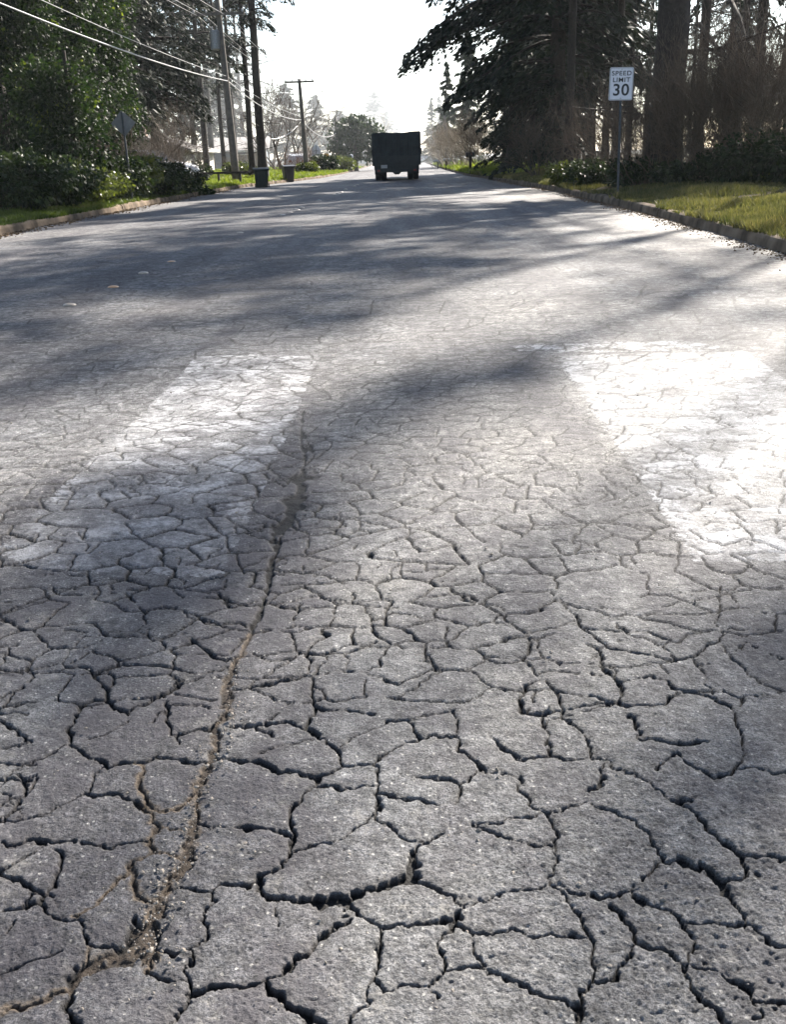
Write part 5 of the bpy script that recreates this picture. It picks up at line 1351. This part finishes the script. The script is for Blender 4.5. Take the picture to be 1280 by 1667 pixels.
#@@SHADE
# roadside trees just outside the right edge of the photo, unseen, with crowns shaped to shade the near road
def shade_trees():
    gtr = 'unseen trees outside the right edge with crowns shaped to shade the near road'
    spots = SHADE
    r = np.random.default_rng(77)
    trunks = {}
    for (tx, ty, poly_px, dens, soft) in spots:
        P = [at(*p) for p in poly_px]; xs = [p[0] for p in P]; ys = [p[1] for p in P]
        area = 0.5*abs(sum(P[i][0]*P[(i+1) % len(P)][1]-P[(i+1) % len(P)][0]*P[i][1] for i in range(len(P))))
        leaf = 0.16; n = int(area*dens/(leaf*leaf*0.55*0.75*2.2)*1.0)
        out = []
        while len(out) < n:
            gx = r.uniform(min(xs), max(xs), 4000); gy = r.uniform(min(ys), max(ys), 4000)
            ins = np.zeros(4000, bool)
            for i in range(len(P)):
                (xa, ya), (xb, yb) = P[i], P[(i+1) % len(P)]
                ins ^= ((ya > gy) != (yb > gy)) & (gx < (xb-xa)*(gy-ya)/((yb-ya) or 1e-9)+xa)
            cl = fbm(gx, gy, 1.3, 91, 2) > -0.30-0.5*(soft < 0.2)
            k = ins & cl
            out += list(zip(gx[k]+r.normal(0, soft, k.sum()), gy[k]+r.normal(0, soft, k.sum())))
        G = np.array(out[:n])
        H = ((tx-G[:, 0])*SH[0]+(ty-G[:, 1])*SH[1])/(SH @ SH)+r.normal(0, 1.3, n)
        Q = np.stack([G[:, 0]+SH[0]*H, G[:, 1]+SH[1]*H, H], 1)
        trunks.setdefault((tx, ty), []).append(Q)
    for i, ((tx, ty), L) in enumerate(trunks.items()):
        Q = np.concatenate(L); z0 = gz(tx, ty); top = Q[:, 2].max()+2
        e = empty('unseen_shade_tree', (tx, ty, z0), 'unseen tree outside the right edge, crown shaped to shade the near road', 'tree', gtr)
        # limbs reach from the trunk into the crown
        k = r.choice(len(Q), min(260, len(Q)), replace=False); B = Q[k]-np.array([tx, ty, z0]); A = np.stack([np.zeros(len(B)), np.zeros(len(B)), np.maximum(1.0, B[:, 2]-0.35*np.hypot(B[:, 0], B[:, 1]))], 1)
        nl = min(60, len(A)); lim = sticks('l', A[:nl], B[:nl], np.full(nl, 0.03), np.full(nl, 0.01), None, 4)
        cm = leaves('crown', Q-np.array([tx, ty, z0]), M['needle'], 0.2, r, 1.6)
        link('crown', cm, e); link('trunk', trunk_mesh(top, 0.13, 0.04, 400+i, M['bark'], limbs=lim, bend=0.1), e)
SHADE = [
    (12.6, 29, [(-60, 500), (330, 425), (640, 415), (800, 430), (700, 480), (560, 530), (380, 580), (200, 620), (-60, 700)], 1.0, 0.30),
    (14.0, 36, [(-60, 470), (300, 345), (640, 325), (900, 335), (880, 400), (760, 450), (600, 440), (300, 480), (-60, 560)], 0.8, 0.35),
    (12.0, 38.5, [(640, 330), (900, 330), (1040, 380), (900, 420), (780, 400)], 0.5, 0.3),
    (13.0, 25.5, [(505, 650), (620, 600), (860, 560), (935, 600), (820, 660), (680, 700), (560, 800), (450, 960), (300, 1060), (-60, 1120), (-80, 850), (150, 790), (330, 690)], 0.85, 0.13),
    (14.4, 23.5, [(1380, 900), (1120, 950), (860, 1060), (700, 1200), (600, 1320), (740, 1350), (900, 1310), (980, 1440), (1120, 1600), (1380, 1690)], 0.75, 0.07),
    (13.2, 23.2, [(-80, 1000), (300, 1050), (400, 1100), (160, 1190), (-80, 1270)], 0.9, 0.06),
    (16.8, 32.5, [(860, 500), (900, 400), (1060, 380), (1300, 420), (1300, 540), (1080, 560)], 0.32, 0.22)]
if SHADE: shade_trees()
#@@HAZE
hm = bpy.data.materials.new('haze'); hm.use_nodes = True; ht_ = hm.node_tree; ht_.nodes.clear()
ho = ht_.nodes.new('ShaderNodeOutputMaterial'); hv = ht_.nodes.new('ShaderNodeVolumePrincipled')
hv.inputs['Color'].default_value = (0.93, 0.97, 1.0, 1); hv.inputs['Density'].default_value = 0.00022; hv.inputs['Anisotropy'].default_value = 0.35
ht_.links.new(hv.outputs[0], ho.inputs['Volume'])
hz = MB().box(-170, 170, -20, 460, -1.4, 48).build('haze', hm); tag(hz, 'thin bright haze hanging over the road and the far trees', 'haze', kind='stuff')
# drifting smoke beyond the truck, where the far trees go pale
def smoke():
    m = bpy.data.materials.new('smoke'); m.use_nodes = True; t = m.node_tree; t.nodes.clear()
    o = t.nodes.new('ShaderNodeOutputMaterial'); v = t.nodes.new('ShaderNodeVolumePrincipled')
    v.inputs['Color'].default_value = (0.90, 0.95, 1.0, 1); v.inputs['Density'].default_value = 0.0020; v.inputs['Anisotropy'].default_value = 0.45
    t.links.new(v.outputs[0], o.inputs['Volume'])
    import bmesh
    bm = bmesh.new(); bmesh.ops.create_icosphere(bm, subdivisions=4, radius=1.0)
    for p in bm.verts:
        k = 1+0.12*math.sin(p.co.x*4+1)*math.cos(p.co.y*3)+0.08*math.sin(p.co.z*6+p.co.x*5); p.co = Vector((p.co.x*75*k-15, p.co.y*145*k+222, max(-0.9, p.co.z*24*k)))
    me = bpy.data.meshes.new('smoke'); bm.to_mesh(me); bm.free(); me.materials.append(m)
    tag(link('smoke', me), 'pale bluish smoke drifting among the far trees beyond the truck', 'smoke', kind='stuff')
smoke()
